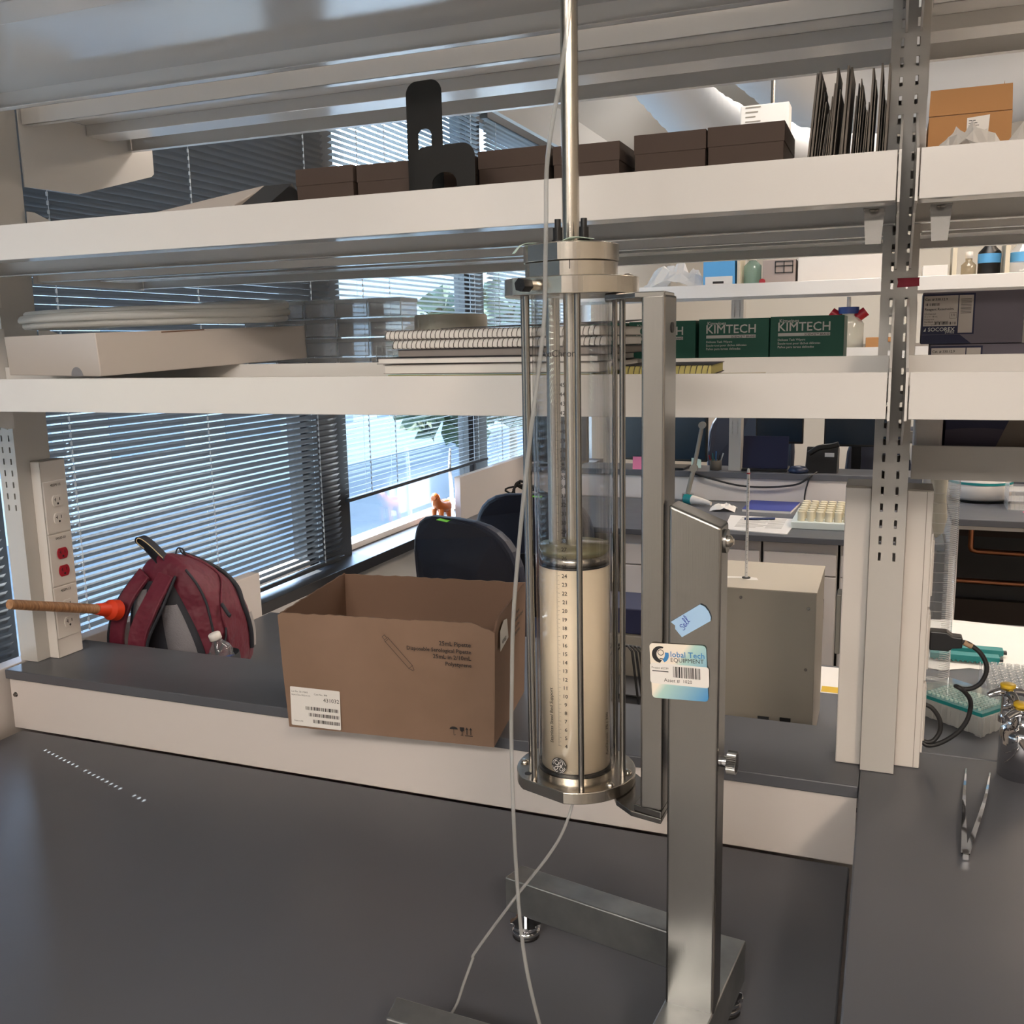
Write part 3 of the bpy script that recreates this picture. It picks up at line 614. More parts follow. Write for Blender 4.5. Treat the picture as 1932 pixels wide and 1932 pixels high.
# ------------------------------------------------------------------ cardboard box on the ledge
t = thing('cardboard_box', 'open brown cardboard box of pipettes overhanging the ledge', 'box', (-.83, 1.58, .895))
th = .0035; zb_ = .8955
FL, FR, BR, BL = (-1.003, 1.418), (-.611, 1.451), (-.657, 1.722), (-1.047, 1.700)
FLt, FRt, BRt, BLt = (-1.009, 1.412), (-.603, 1.447), (-.652, 1.728), (-1.052, 1.712)
def wall_panel(a, b, at, bt, ztops, inner):
    """one flap-less side: bottom edge a-b, top edge at-bt with uneven heights, real thickness"""
    n = len(ztops)-1; nrm = Vector((b[1]-a[1], -(b[0]-a[0]), 0)).normalized()*th; m = MB(); vs = []
    for i in range(n+1):
        f = i/n; bo = Vector((a[0]+(b[0]-a[0])*f, a[1]+(b[1]-a[1])*f, zb_)); z = ztops[i]
        to = Vector((at[0]+(bt[0]-at[0])*f, at[1]+(bt[1]-at[1])*f, z)); mid = (bo+to)/2+nrm*(.35*math.sin(i*.21+inner))
        vs += [bo, mid, to, to-nrm, mid-nrm, bo-nrm]
    fs = []; mi = []
    for i in range(n):
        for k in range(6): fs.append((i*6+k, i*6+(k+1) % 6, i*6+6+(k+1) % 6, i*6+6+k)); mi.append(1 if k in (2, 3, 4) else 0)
    m.add(vs, fs); m.mi = mi
    m.add(vs[:6], [(5, 4, 3, 2, 1, 0)]); m.add(vs[-6:], [(0, 1, 2, 3, 4, 5)]); m.mi[-2:] = [0, 0]
    return m
rn = random.Random(3)
def zt(n, z0, z1, j=.0012): return [z0+(z1-z0)*i/n+rn.uniform(-j, j) for i in range(n+1)]
zf = zt(40, 1.1125, 1.1155); zf[-4:] = [1.113, 1.108, 1.106, 1.101]; zf[0] = 1.108
wall_panel(FL, FR, FLt, FRt, zf, 0).build('front_side', [card, cardin], t)
wall_panel(FR, BR, FRt, BRt, [1.101, 1.106, 1.116, 1.119]+zt(20, 1.120, 1.117), 1).build('right_side', [card, cardin], t)
wall_panel(BR, BL, BRt, BLt, zt(30, 1.117, 1.112), 2).build('back_side', [card, cardin], t)
wall_panel(BL, FL, BLt, FLt, zt(24, 1.112, 1.110)+[1.106], 3).build('left_side', [card, cardin], t)
MB().prism([FL, FR, BR, BL], zb_-.0003, zb_+.004).build('bottom', card, t)
dirf = Vector((FR[0]-FL[0], FR[1]-FL[1], 0)).normalized()
def FB(x, z): # point on the front face, x metres from the left edge
    p = Vector((FL[0], FL[1], 0))+dirf*x; f = (z-zb_)/.217
    return frame((p.x-.006*f*(1-x/.393)+.008*f*x/.393, p.y-.006*f-.0022-.0014, z), dirf, (0, 0, 1))
q = MB()
for s_, x, z, w in (('25mL Pipette', .3545, 1.0745, .057), ('Disposable Serological Pipette', .3550, 1.0625, .117), ('25mL in 2/10mL', .3550, 1.0505, .069), ('Polystyrene', .3555, 1.0385, .047)):
    q.text(s_, FB(x, z), w=w, align='R', bold=True, sy=1.0)
F = FB(.199, 1.084) @ Matrix.Rotation(R(-47), 4, 'Z')
q.M = F; q.stroke([(0, .003), (.007, .003), (.007, .0045), (.072, .0045), (.080, .001), (.080, -.001), (.072, -.0045), (.007, -.0045), (.007, -.003), (0, -.003), (0, .003)], .0008, smooth=False)
q.stroke([(.010, .0045), (.010, -.0045)], .0006, smooth=False).stroke([(.072, .0045), (.072, -.0045)], .0006, smooth=False).stroke([(.007, .003), (.007, -.003)], .0006, smooth=False); q.M = Matrix()
F = FB(.322, .912); q.M = F
q.add([(.0075*math.cos(R(180*i/12)), .011+.005*math.sin(R(180*i/12)), 0) for i in range(13)], [tuple(range(13))])
q.stroke([(0, .011), (0, .002), (.0015, .0005), (.003, .002)], .0008)
q.add([(.011, .016, 0), (.019, .016, 0), (.0185, .010, 0), (.0155, .0075, 0), (.0155, .0025, 0), (.0182, .001, 0), (.0118, .001, 0), (.0145, .0025, 0), (.0145, .0075, 0), (.0115, .010, 0)], [tuple(range(10))[::-1]])
for x in (.024, .031): q.quad((x-.0007, .003, 0), (x+.0007, .003, 0), (x+.0007, .013, 0), (x-.0007, .013, 0)); q.add([(x-.0025, .012, 0), (x+.0025, .012, 0), (x, .0165, 0)], [(0, 1, 2)])
q.quad((.0205, .0005, 0), (.0345, .0005, 0), (.0345, .0018, 0), (.0205, .0018, 0)); q.M = Matrix()
q.build('printed_text', ink, t)
LB = FB(.008, .9015) @ Matrix.Rotation(R(-1), 4, 'Z')
lab = MB(LB).rr(0, .099, 0, .0735, .002, z=.0003).build('shipping_label', paperw, t)
q = MB(LB @ Matrix.Translation((0, 0, .0006)))
q.bars(.030, .096, .032, .0385, Matrix(), 2, 60).bars(.036, .097, .020, .0265, Matrix(), 3, 60).bars(.044, .098, .008, .0145, Matrix(), 5, 55)
q.text('431032', T3(.097, .050), w=.031, align='R').text('Case No.: 898', T3(.074, .0615), w=.026, align='R').text('Lot No. 33119043', T3(.003, .0635), w=.032).text('Made in USA', T3(.006, .008), w=.018).text('Expiry Date 2022-01-12', T3(.003, .0575), w=.037)
q.build('printed_text', ink, lab)
F = frame((-.6085, 1.475, 1.095), (-.04, .27, 0), (0, 0, 1)) @ Matrix.Translation((0, 0, .0035))
MB(F).prism([(.0, -.035), (.06, -.028), (.052, .008), (.03, .012), (.012, .006), (.0, .0)], 0, .0003).build('torn_label', paperw, t)
q = MB(F @ Matrix.Translation((0, 0, .0006)))
for k, s_ in enumerate(('25mL Pipette', 'Disposable Serological', '25mL in 2/10mL', 'Polystyrene')): q.text(s_, T3(.10, -.004-.012*k), w=.05 if k != 1 else .08, bold=True)
q.text('431032', T3(.012, -.026), w=.03, bold=True); q.build('printed_text', ink, t)

# ------------------------------------------------------------------ backpack, bottle, plunger
t = thing('backpack', 'maroon backpack with grey mesh back and dark straps by the window', 'backpack', (-1.632, 1.905, .7605), R(8))
PB0 = PM[t.name]; PB = PB0 @ Matrix.Diagonal((.76, 1, 1, 1))
maroon = P('maroon_nylon', srgb('#5e0d26'), .6, bump=(14, .9, .02), sheen=.1)
meshg = P('grey_air_mesh', srgb('#77757a'), .8, bump=(260, .9, .002)); ribbon_ = P('navy_webbing', (.012, .014, .022), .7); cream = P('cream_piping', srgb('#c9b48c'), .6)
m = MB(PB); lev = [(0, .150, .115, 0, .02), (.02, .172, .130, 0, .02), (.09, .180, .135, 0, .018), (.16, .172, .128, 0, .012), (.22, .150, .108, .0, .0), (.265, .118, .082, 0, -.018), (.300, .085, .055, -.012, -.034), (.322, .045, .03, -.02, -.042), (.327, .005, .004, -.02, -.044)]
n = 48; vs = []
for z, a, b, ox, oy in lev:
    for i in range(n):
        th_ = 2*math.pi*i/n; c, s_ = math.cos(th_), math.sin(th_); e = .62
        wr = 1+.02*math.sin(9*th_+z*40)*(1 if s_ > -.3 else 0)
        x = a*math.copysign(abs(c)**e, c)*wr; y = b*math.copysign(abs(s_)**e, s_)*wr
        if y < -.6*b: y = -.6*b+(y+.6*b)*.55
        vs.append((x+ox, y+oy, z))
fs = [(k*n+i, k*n+(i+1) % n, (k+1)*n+(i+1) % n, (k+1)*n+i) for k in range(len(lev)-1) for i in range(n)]
m.add(vs, fs+[tuple(range(n))[::-1], tuple(range((len(lev)-1)*n, len(lev)*n))], True)
b_ = m.build('body', maroon, t, W=True); sm_ = b_.modifiers.new('s', 'SUBSURF'); sm_.levels = 1; sm_.render_levels = 1
def yb_(z):
    for k in range(len(lev)-1):
        if lev[k][0] <= z <= lev[k+1][0]:
            f = (z-lev[k][0])/(lev[k+1][0]-lev[k][0]); b = lev[k][2]*(1-f)+lev[k+1][2]*f; oy = lev[k][4]*(1-f)+lev[k+1][4]*f; return -.82*b+oy
    return -.05
def pad(name, xa, xb, off, mat_, z0=.005, z1=.27):
    m = MB(PB); vs = []; k_ = 12
    for i in range(k_+1):
        z = z0+(z1-z0)*i/k_; y = yb_(z)-off; x0, x1 = xa(z), xb(z)
        vs += [(x0, y+.012, z), (x0+.006, y, z), ((x0+x1)/2, y-.007, z), (x1-.006, y, z), (x1, y+.012, z)]
    fs = [(i*5+j, i*5+j+1, i*5+6+j, i*5+5+j) for i in range(k_) for j in range(4)]
    return m.add(vs, fs, True).build(name, mat_, t)
pad('back_panel', lambda z: -.150+z*.12, lambda z: .140-z*z*1.6, .006, ribbon_)
pad('mesh_pad', lambda z: .020-.15*z, lambda z: .128-z*z*1.7, .014, meshg, z1=.215)
pad('mesh_pad', lambda z: -.142+.16*z, lambda z: -.075+.10*z, .014, meshg, z1=.25)
def strap(name, pts, w, mat_, th_=.011): return MB(PB).ribbon(pts, (1, 0, 0), w, th_).build(name, mat_, t, bevel=.003)
strap('shoulder_strap', [(-.065, yb_(.27)-.004, .287), (-.108, yb_(.22)-.038, .225), (-.138, yb_(.15)-.045, .15), (-.148, yb_(.08)-.035, .08), (-.145, yb_(.02)-.012, .015)], .048, maroon)
strap('shoulder_strap', [(.012, yb_(.27)-.004, .285), (-.008, yb_(.22)-.048, .225), (-.045, yb_(.15)-.066, .150), (-.048, yb_(.08)-.060, .085), (-.020, yb_(.03)-.02, .02)], .060, maroon)
for pts in ([(.045, yb_(.27)-.006, .283), (.030, yb_(.22)-.050, .215), (-.008, yb_(.15)-.070, .140), (-.015, yb_(.08)-.066, .08), (.018, yb_(.03)-.026, .015)],
            [(-.092, yb_(.27)-.006, .286), (-.135, yb_(.22)-.040, .225), (-.166, yb_(.15)-.048, .15), (-.177, yb_(.08)-.036, .08), (-.176, yb_(.02)-.014, .01)]):
    MB(PB).tube(pts, .0042, 8).build('strap_piping', ribbon_, t)
MB(PB).tube([(.010, yb_(.15)-.068, .125), (.001, yb_(.08)-.070, .07), (.030, yb_(.03)-.03, .012)], .0018, 6).build('cream_piping', cream, t)
MB(PB).box(-.172, -.128, yb_(.05)-.058, yb_(.05)-.050, .035, .068, M=Matrix.Rotation(R(0), 4, 'Y')).build('strap_badge', ribbon_, t, bevel=.002)
MB(PB).tube([(-.176, yb_(.05)-.056, .032), (-.150, yb_(.04)-.056, .016), (-.128, yb_(.03)-.045, .008)], .0018, 6).build('cream_piping', cream, t)
lp = MB(PB).ribbon([(-.030, -.062, .308), (-.070, -.066, .345), (-.098, -.066, .362), (-.088, -.066, .372), (-.060, -.062, .358), (-.015, -.058, .322), (.012, -.055, .292)], (.25, 1, 0), .022, .003).build('grab_loop', ribbon_, t)
MB(PB).tube([(-.070, -.078, .346), (-.094, -.078, .361), (-.086, -.078, .371), (-.060, -.074, .358), (-.012, -.070, .322)], .0012, 6).build('cream_piping', cream, lp)
def surf(z, th_, off=.003):
    for k in range(len(lev)-1):
        if lev[k][0] <= z <= lev[k+1][0]: break
    f = (z-lev[k][0])/(lev[k+1][0]-lev[k][0]); a, b, ox, oy = [lev[k][q_]*(1-f)+lev[k+1][q_]*f for q_ in (1, 2, 3, 4)]
    c, s_ = math.cos(R(th_)), math.sin(R(th_)); x = (a+off)*math.copysign(abs(c)**.62, c); y = (b+off)*math.copysign(abs(s_)**.62, s_)
    if y < -.6*b: y = -.6*b+(y+.6*b)*.55
    return (x+ox, y+oy, z)
MB(PB).tube([surf(z, 12+60*max(0, z-.2)/.12) for z in (.06, .10, .14, .18, .22, .26, .295, .32)], .0065, 8).build('zipper', ribbon_, t)
MB(PB).tube([surf(z, -14+50*max(0, z-.2)/.12, .001) for z in (.02, .08, .14, .18, .22, .26, .295, .32)], .0040, 8).build('seam_fold', maroon, t)
MB(PB).tube([surf(z, -38, .001) for z in (.01, .06, .12, .18, .22, .26, .295)], .0035, 8).build('seam_piping', ribbon_, t)
MB(PB).ribbon([surf(.15, 20, .004), surf(.105, 22, .004), surf(.06, 20, .004)], (0, 1, 0), .012, .001).build('reflective_mark', P('silver_mark', (.35, .33, .33), .5), t)
MB(PB).tube([(.0, -.03, .322), (.01, -.03, .338), (.028, -.03, .336), (.036, -.03, .322), (.022, -.03, .328), (.016, -.03, .34)], .002, 6).build('zip_pull_cord', ribbon_, t)
MB(PB).tube([(.165, -.045, .205), (.178, -.05, .196), (.190, -.05, .182), (.196, -.05, .178)], .005, 8).build('side_tab', ribbon_, t)
MB(PB).tube([(.105, -.118, .0), (.120, -.128, .055), (.160, -.112, .075), (.176, -.06, .115), (.170, -.04, .15)], .0035, 8).build('pocket_piping', ribbon_, t)
m = MB(PB); m.lathe([(.03, 0), (.046, .01), (.050, .06), (.046, .092)], (.185, -.082, .001), 28); m.build('side_pocket', P('dark_mesh_pocket', (.02, .024, .03), .8, bump=(200, .5, .001)), t, thick=.002)
# bottle in the side pocket
BP = PB0 @ Matrix.Translation((.152, -.085, .058)) @ Matrix.Rotation(R(-14), 4, 'Y') @ Matrix.Rotation(R(8), 4, 'X')
bo = thing('water_bottle', 'small crumpled clear water bottle with white cap in the backpack side pocket', 'bottle', BP.translation)
m = MB(BP); m.lathe([(0, -.018), (.024, -.016), (.028, -.008), (.029, .02), (.026, .034), (.029, .044), (.024, .058), (.013, .070), (.0125, .078)], (0, 0, 0), 28).build('bottle_body', clear('bottle_plastic', (.86, .88, .90), .04, haze=.12), bo)
MB(BP).lathe([(0, .094), (.0125, .094), (.0145, .092), (.0148, .078), (.0, .078)], (0, 0, 0), 30).build('cap', paperw, bo)
MB(BP).lathe([(.0285, .0), (.0292, .01), (.0288, .022)], (0, 0, 0), 28).build('wrap_label', P('blue_label', srgb('#274b9c'), .5), bo)
# wooden handled plunger poking out from behind the backpack
t = thing('plunger', 'wooden stick with a red rubber end poking out beside the window-end power strip', 'plunger', (-1.82, 1.7, .93))
wood = P('striped_wood', srgb('#b98a62'), .5, vary=(40, srgb('#8c6444')), stretch=(1, 6, 1))
a = Vector((-1.702, 1.45, 1.062)); b = Vector((-1.6985, 1.70, .984)); d = (b-a).normalized()
MB().cyl(a, b, .0105, .0115, n=24).build('handle', wood, t, bevel=.002)
orng = P('red_orange_rubber', srgb('#d03a18'), .45)
MB().cyl(b-d*.022, b+d*.01, .013, .017, n=24).cyl(b+d*.01, b+d*.02, .017, .024, n=28).cyl(b+d*.02, b+d*.042, .024, .025, n=28).build('rubber_end', orng, t)
tag(MB().lathe([(0, .0), (.034, .0), (.044, .012), (.046, .04), (.040, .062), (.026, .075), (.012, .079), (0, .076)], (-1.752, 1.352, .7605), 40).build('towel', P('orange_terry', srgb('#c8401e'), .95, bump=(240, 1.0, .004), sheen=.6)), 'orange terry cloth bunched at the left edge of the low desk', 'cloth')

# ------------------------------------------------------------------ middle shelf: brown boxes, bookends, folders
zs = 1.733+.0376
bx = [(-.912, -.806, 1.861), (-.800, -.700, 1.859), (-.695, -.600, 1.858), (-.592, -.4835, 1.8615), (-.4740, -.374, 1.858), (-.3535, -.2525, 1.8625), (-.2505, -.1480, 1.8635)]
pos = ['leftmost in the row', 'second from the left beside the bookend', 'behind the black bookend', 'just right of the black bookend', 'behind the steel column rod', 'second from the right in the row', 'rightmost in the row beside the folders']
for i, (x0, x1, z1) in enumerate(bx):
    t = thing('storage_box', 'dark brown lidded freezer box on the middle shelf, ' + pos[i], 'box', ((x0+x1)/2, 1.47, zs), 0, 'brown boxes on the middle shelf')
    MB().box(x0+.001, x1-.001, 1.401, 1.538, zs, z1-.004).build('box_body', brownb, t, bevel=.0008)
    MB().box(x0, x1, 1.400, 1.539, z1-.026, z1).build('lid', brownb, t, bevel=.0008)
def bookend(x0, x1, ya, z0, z1, label, hole, yaw):
    t = thing('bookend', label, 'bookend', ((x0+x1)/2, ya, z0), R(yaw)); T = PM[t.name]; w = x1-x0; h = z1-z0; m = MB(T)
    n = 10; r = min(.02, w*.3); hw, hz = hole
    o_ = [(-w/2, 0), (-w/2, h-r)]+[(-w/2+r-r*math.cos(R(90*k/n)), h-r+r*math.sin(R(90*k/n))) for k in range(1, n+1)]+[(w/2-r+r*math.sin(R(90*k/n)), h-r+r*math.cos(R(90*k/n))) for k in range(0, n+1)]+[(w/2, 0)]
    i_ = [(hw, 0)]+[(hw*math.cos(R(180*k/16)), hz-hw*.8+hw*.8*math.sin(R(180*k/16))) for k in range(17)]+[(-hw, 0)]
    m.prism(o_+i_, -.0007, .0007, M=XY); m.box(-hw*.35, hw*.35, -.07, -.0007, .0, .0012)
    m.build('steel_plate', P('bookend_black', (.010, .009, .008), .4, spec=.3), t)
    return t
bookend(-.700, -.6395, 1.382, zs, 1.966, 'tall narrow dark steel bookend with rounded top on the middle shelf', (.0115, .1275), -4)
bookend(-.666, -.5665, 1.332, zs, 1.862, 'low wide black steel bookend in front of the brown boxes', (.020, .054), -3)
# grey file folders
fold = P('grey_folder', srgb('#6a635c'), .7); foldd = P('dark_folder', srgb('#3a3532'), .7)
rn = random.Random(11); xs_ = -.1235; fi = 0
places = {0: 'outermost left of the bundle', 27: 'innermost right against the upright'}
while xs_ < -.022 and fi < 30:
    tall = fi in (0, 1, 9, 12, 13, 21, 23, 26); h = (.150 if tall else .118+.020*math.sin(fi*.9))+rn.uniform(0, .006); th_ = .0026 if tall else .0012
    lean = .012-.010*fi/28
    m = MB(); y1 = 1.53-rn.uniform(0, .02)
    vs = []
    for (y, z) in ((1.415, 0), (y1, 0), (y1, h), (1.415+rn.uniform(0, .01), h)):
        k = z/h*lean; vs += [(xs_+k, y, zs+z), (xs_+k+th_, y, zs+z)]
    m.add(vs, [(0, 1, 3, 2), (2, 3, 5, 4), (4, 5, 7, 6), (6, 7, 1, 0), (0, 2, 4, 6), (1, 7, 5, 3)])
    tag(m.build('file_folder', fold if tall or fi % 3 else foldd), 'outermost left grey file folder of the standing bundle on the middle shelf' if fi == 0 else 'taller grey folder rising above its neighbours in the standing bundle' if tall else 'lower grey file folder standing inside the bundle against the middle upright', 'folder', 'grey folders on the middle shelf')
    xs_ += th_+rn.uniform(.0012, .0026)+(.004 if fi in (10, 13, 22) else 0); fi += 1
t = thing('ring_binder', 'open grey-white binder lying tilted on the left of the middle shelf', 'binder', (-1.10, 1.44, zs))
m = MB(); m.add([(-1.29, 1.30, 1.772), (-1.008, 1.30, 1.778), (-1.001, 1.52, 1.780), (-1.30, 1.52, 1.774), (-1.27, 1.44, 1.816), (-1.003, 1.44, 1.8485), (-1.0, 1.446, 1.8485), (-1.27, 1.446, 1.816)],
                [(0, 1, 5, 4), (3, 7, 6, 2), (4, 5, 6, 7), (0, 3, 2, 1), (0, 4, 7, 3), (1, 2, 6, 5)]); m.build('cover', wcard, t)
MB().prism([(1.44, 1.8483), (1.515, 1.785), (1.515, 1.7725), (1.31, 1.7725)], -1.0005, -.945, M=YZ).build('inner_sleeve', darkm, t)

# ------------------------------------------------------------------ lower shelf
z1_ = 1.480+.0377; z2_ = 1.480+.0377
t = thing('flat_box', 'large flat white cardboard box lying on the left of the lower shelf', 'box', (-1.35, 1.55, z1_))
FT = Matrix.Translation((-1.246, 1.290, 1.5375)) @ Matrix.Rotation(R(-20), 4, 'Z') @ Matrix.Rotation(R(2.7), 4, 'X')
MB(FT).prism([(0, 0), (.43, 0), (.43, .064), (0, .073)], -.37, 0, M=YZ).build('box_body', wcard, t, bevel=.0015)
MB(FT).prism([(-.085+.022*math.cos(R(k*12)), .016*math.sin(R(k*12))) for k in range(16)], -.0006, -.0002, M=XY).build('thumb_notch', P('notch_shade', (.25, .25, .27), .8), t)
MB(FT).box(-.0002, .0006, .12, .205, .0665, .0688).build('tape_mark', cardin, t)
m = MB()
rn = random.Random(5)
for k in range(5):
    a0 = rn.uniform(0, 6); pts = []
    for i in range(26):
        a = a0+2*math.pi*i/24; pts.append((-1.40+(.300+.006*math.sin(k*2.1))*math.cos(a), 1.60+(.150+.01*math.sin(k*1.7))*math.sin(a), 1.632+.010*(k % 3)+(.026 if k > 2 else .008)*max(0, math.sin(a+.3))+.004*k*.3))
    m.tube(pts, .0065, 8, smooth=False)
tag(m.build('hose_coil', clear('milky_hose', (.95, .95, .95), .2, haze=.9, hazecol=(.86, .86, .84))), 'coil of milky plastic hose lying on the flat white box', 'hose')
# spiral notebooks and pads: stacked
def notebook(x0, x1, y0, y1, z0, h, label, cov, spiral=True, page=paperc, yaw=0, group='notebooks stacked on the lower shelf'):
    t = thing('notebook', label, 'notebook', ((x0+x1)/2, (y0+y1)/2, z0), R(yaw), group); T = PM[t.name]; w = x1-x0; d = y1-y0
    MB(T).box(-w/2+.002, w/2-.002, -d/2+.002, d/2-.002, .0008, h-.0008).build('pages', page, t)
    MB(T).box(-w/2, w/2, -d/2, d/2, 0, .0008).build('back_cover', cov, t); MB(T).box(-w/2, w/2, -d/2, d/2, h-.0008, h).build('front_cover', cov, t)
    if spiral:
        m = MB(T); n = int(w/.0075)
        for k in range(n):
            x = -w/2+.006+k*.0075; m.tube([(x+.0015*math.sin(a), -d/2-.0005-(h*.62)*math.cos(a)*.8, h/2+(h*.5)*math.sin(a)) for a in [2*math.pi*i/8 for i in range(9)]], .0006, 5, smooth=False)
        m.build('wire_binding', steel, t)
    return t
gcov = P('grey_cover', srgb('#7d7672'), .6); dcov = P('dark_cover', srgb('#2c2b2e'), .6); ycov = P('yellow_pad', srgb('#a89c58'), .7); ypg = P('olive_pages', srgb('#8f8a5a'), .8)
z = z1_
for x0, x1, y0, h, lab_, cov, sp, pg in ((-.735, -.400, 1.292, .011, 'yellow-edged pad at the very bottom of the notebook stack', ycov, False, ypg),
        (-.705, -.385, 1.296, .007, 'pale green legal pad near the bottom of the notebook stack', sticky_m, False, ycov),
        (-.712, -.375, 1.300, .014, 'thick grey notebook in the lower half of the notebook stack', gcov, False, paperw),
        (-.722, -.380, 1.298, .009, 'white-paged notebook in the middle of the notebook stack', dcov, False, paperw),
        (-.690, -.360, 1.302, .011, 'dark covered book under the two spiral notebooks', dcov, False, gcov),
        (-.697, -.368, 1.300, .013, 'second spiral notebook from the top of the stack', gcov, True, paperw),
        (-.708, -.372, 1.300, .0135, 'topmost spiral notebook of the stack behind the column', gcov, True, paperw)):
    notebook(x0, x1, y0, 1.52, z, h, lab_, cov, sp, pg, yaw=rn.uniform(-1.2, 1.2)); z += h+.0008
tag(MB().add([(-.62, 1.31, z+.0005), (-.36, 1.31, z+.001), (-.36, 1.5, z+.009), (-.60, 1.5, z+.004)], [(0, 1, 2, 3)]).build('loose_paper', dcov, thick=.001), 'dark loose cover sheet lying on top of the notebook stack', 'paper')
z = z1_
notebook(-.352, -.245, 1.292, 1.50, z, .013, 'white-paged spiral pad under the yellow one, right of the column', paperw, True, paperw, -3)
notebook(-.352, -.228, 1.296, 1.47, z+.0145, .014, 'yellow-paged spiral pad on top, right of the column', dcov, True, P('yellow_pages', srgb('#c9c07a'), .8), 4)
tag(MB().add([(-.235, 1.30, z+.003), (-.165, 1.33, z+.006), (-.172, 1.46, z+.012), (-.24, 1.44, z+.012)], [(0, 1, 2, 3)]).build('loose_paper', paperc, thick=.0008), 'curled cream paper at the right end of the lower shelf pads', 'paper')
t = thing('tape_roll', 'stubby beige roll wrapped in plastic behind the notebooks', 'roll', (-.80, 1.735, z2_))
MB().lathe([(0, 0), (.070, 0), (.072, .004), (.072, .116), (.069, .119), (.02, .119), (0, .119)], (-.822, 1.785, z2_), 48).build('roll_body', P('beige_roll', srgb('#cfc6ae'), .6), t)
MB().lathe([(.0725, .003), (.0735, .06), (.0725, .117)], (-.822, 1.785, z2_), 48).build('plastic_wrap', acryl, t)
# acrylic boxes
def abox(x, y, z, w, d, h, label):
    t = thing('acrylic_box', label, 'box', (x, y, z), rn.uniform(-.01, .01), 'clear acrylic boxes stacked on the lower shelf'); T = PM[t.name]; e = .0016; m = MB(T)
    m.box(-w/2, w/2, -d/2, d/2, 0, e).box(-w/2, w/2, -d/2, -d/2+e, e, h-.008).box(-w/2, w/2, d/2-e, d/2, e, h-.008).box(-w/2, -w/2+e, -d/2+e, d/2-e, e, h-.008).box(w/2-e, w/2, -d/2+e, d/2-e, e, h-.008)
    m.build('tray', acryl, t)
    m = MB(T); w2, d2 = w/2+.0012, d/2+.0012; m.box(-w2, w2, -d2, d2, h-.0015, h).mat(1).box(-w2, w2, -d2, -d2+e, h-.009, h-.0015).box(-w2, w2, d2-e, d2, h-.009, h-.0015).box(-w2, -w2+e, -d2+e, d2-e, h-.009, h-.0015).box(w2-e, w2, -d2+e, d2-e, h-.009, h-.0015)
    for cx2 in (-w2, w2-.0016):
        m.box(cx2, cx2+.0016, -d2-.0004, -d2+.001, .0, h-.009)
    m.box(-w2, w2, -d2-.0004, -d2+.0008, 0, .002)
    m.build('lid', [acryl, acryl_e], t)
rows = ['bottom row', 'second row', 'third row', 'top row']; cols_ = ['far left', 'left', 'middle', 'right', 'far right']
for r_ in range(4):
    for c_ in range(5):
        if r_ < 4: abox(-1.300+c_*.078+rn.uniform(-.002, .002), 1.86, z2_+r_*.0405, .0735, .075, .0385, 'clear acrylic box, %s and %s of the stack' % (rows[r_], cols_[c_]))
t = thing('wire_basket', 'small clear ribbed basket in front of the acrylic boxes', 'basket', (-.86, 1.635+.05, z2_))
m = MB()
for k in range(9): x = -.925+k*.0125; m.box(x, x+.0014, 1.662, 1.6635, z2_+.001, z2_+.062)
m.box(-.926, -.822, 1.661, 1.664, z2_+.058, z2_+.063).box(-.926, -.822, 1.661, 1.664, z2_, z2_+.004).box(-.926, -.822, 1.661, 1.664, z2_+.028, z2_+.031)
for x in (-.926, -.8235): m.box(x, x+.0015, 1.664, 1.70, z2_, z2_+.062)
m.box(-.926, -.822, 1.66, 1.70, z2_, z2_+.0012); m.build('basket_frame', acryl, t)
# green wiper boxes
for i, (x0, lab_) in enumerate(((-.076-.119, 'rightmost green wiper box on the lower shelf'), (-.1955-.119, 'green wiper box second from the right on the lower shelf'), (-.3185-.119, 'green wiper box partly behind the steel bar'), (-.4405-.119, 'green wiper box behind the column, leftmost of the row'))):
    t = thing('wiper_box', lab_, 'box', (x0+.0595, 1.75, z2_), 0, 'green wiper boxes on the lower shelf'); zt_ = 1.6135-.0012*i
    MB().box(x0, x0+.1175, 1.700, 1.82, z2_, zt_).build('carton', green, t, bevel=.0008)
    F = frame((x0+.013, 1.6990, zt_-.0625), (1, 0, 0), (0, 0, 1)); q = MB(F)
    q.text('Kimwipes', T3(.002, .0525), w=.031, bold=True).text('KIMTECH', T3(0, .0385), w=.083, bold=True, sy=1.0)
    q.text('Delicate Task Wipers', T3(0, .0225), w=.044, bold=True).text('Essuie-tout pour tâches délicates', T3(0, .0165), w=.068, bold=True).text('Paños para tareas delicadas', T3(0, .0105), w=.058, bold=True)
    q.quad((0, .0300, -.0001), (.083, .0300, -.0001), (.083, .0352, -.0001), (0, .0352, -.0001)); q.build('printed_text', P('silver_print', (.62, .62, .58), .4) if i == 0 else MATS['silver_print'], t)
    MB(F @ Matrix.Translation((0, 0, .0002))).text('SCIENCE™ BRAND', T3(.0825, .0308), w=.040, align='R', bold=True).build('printed_text', ink, t)

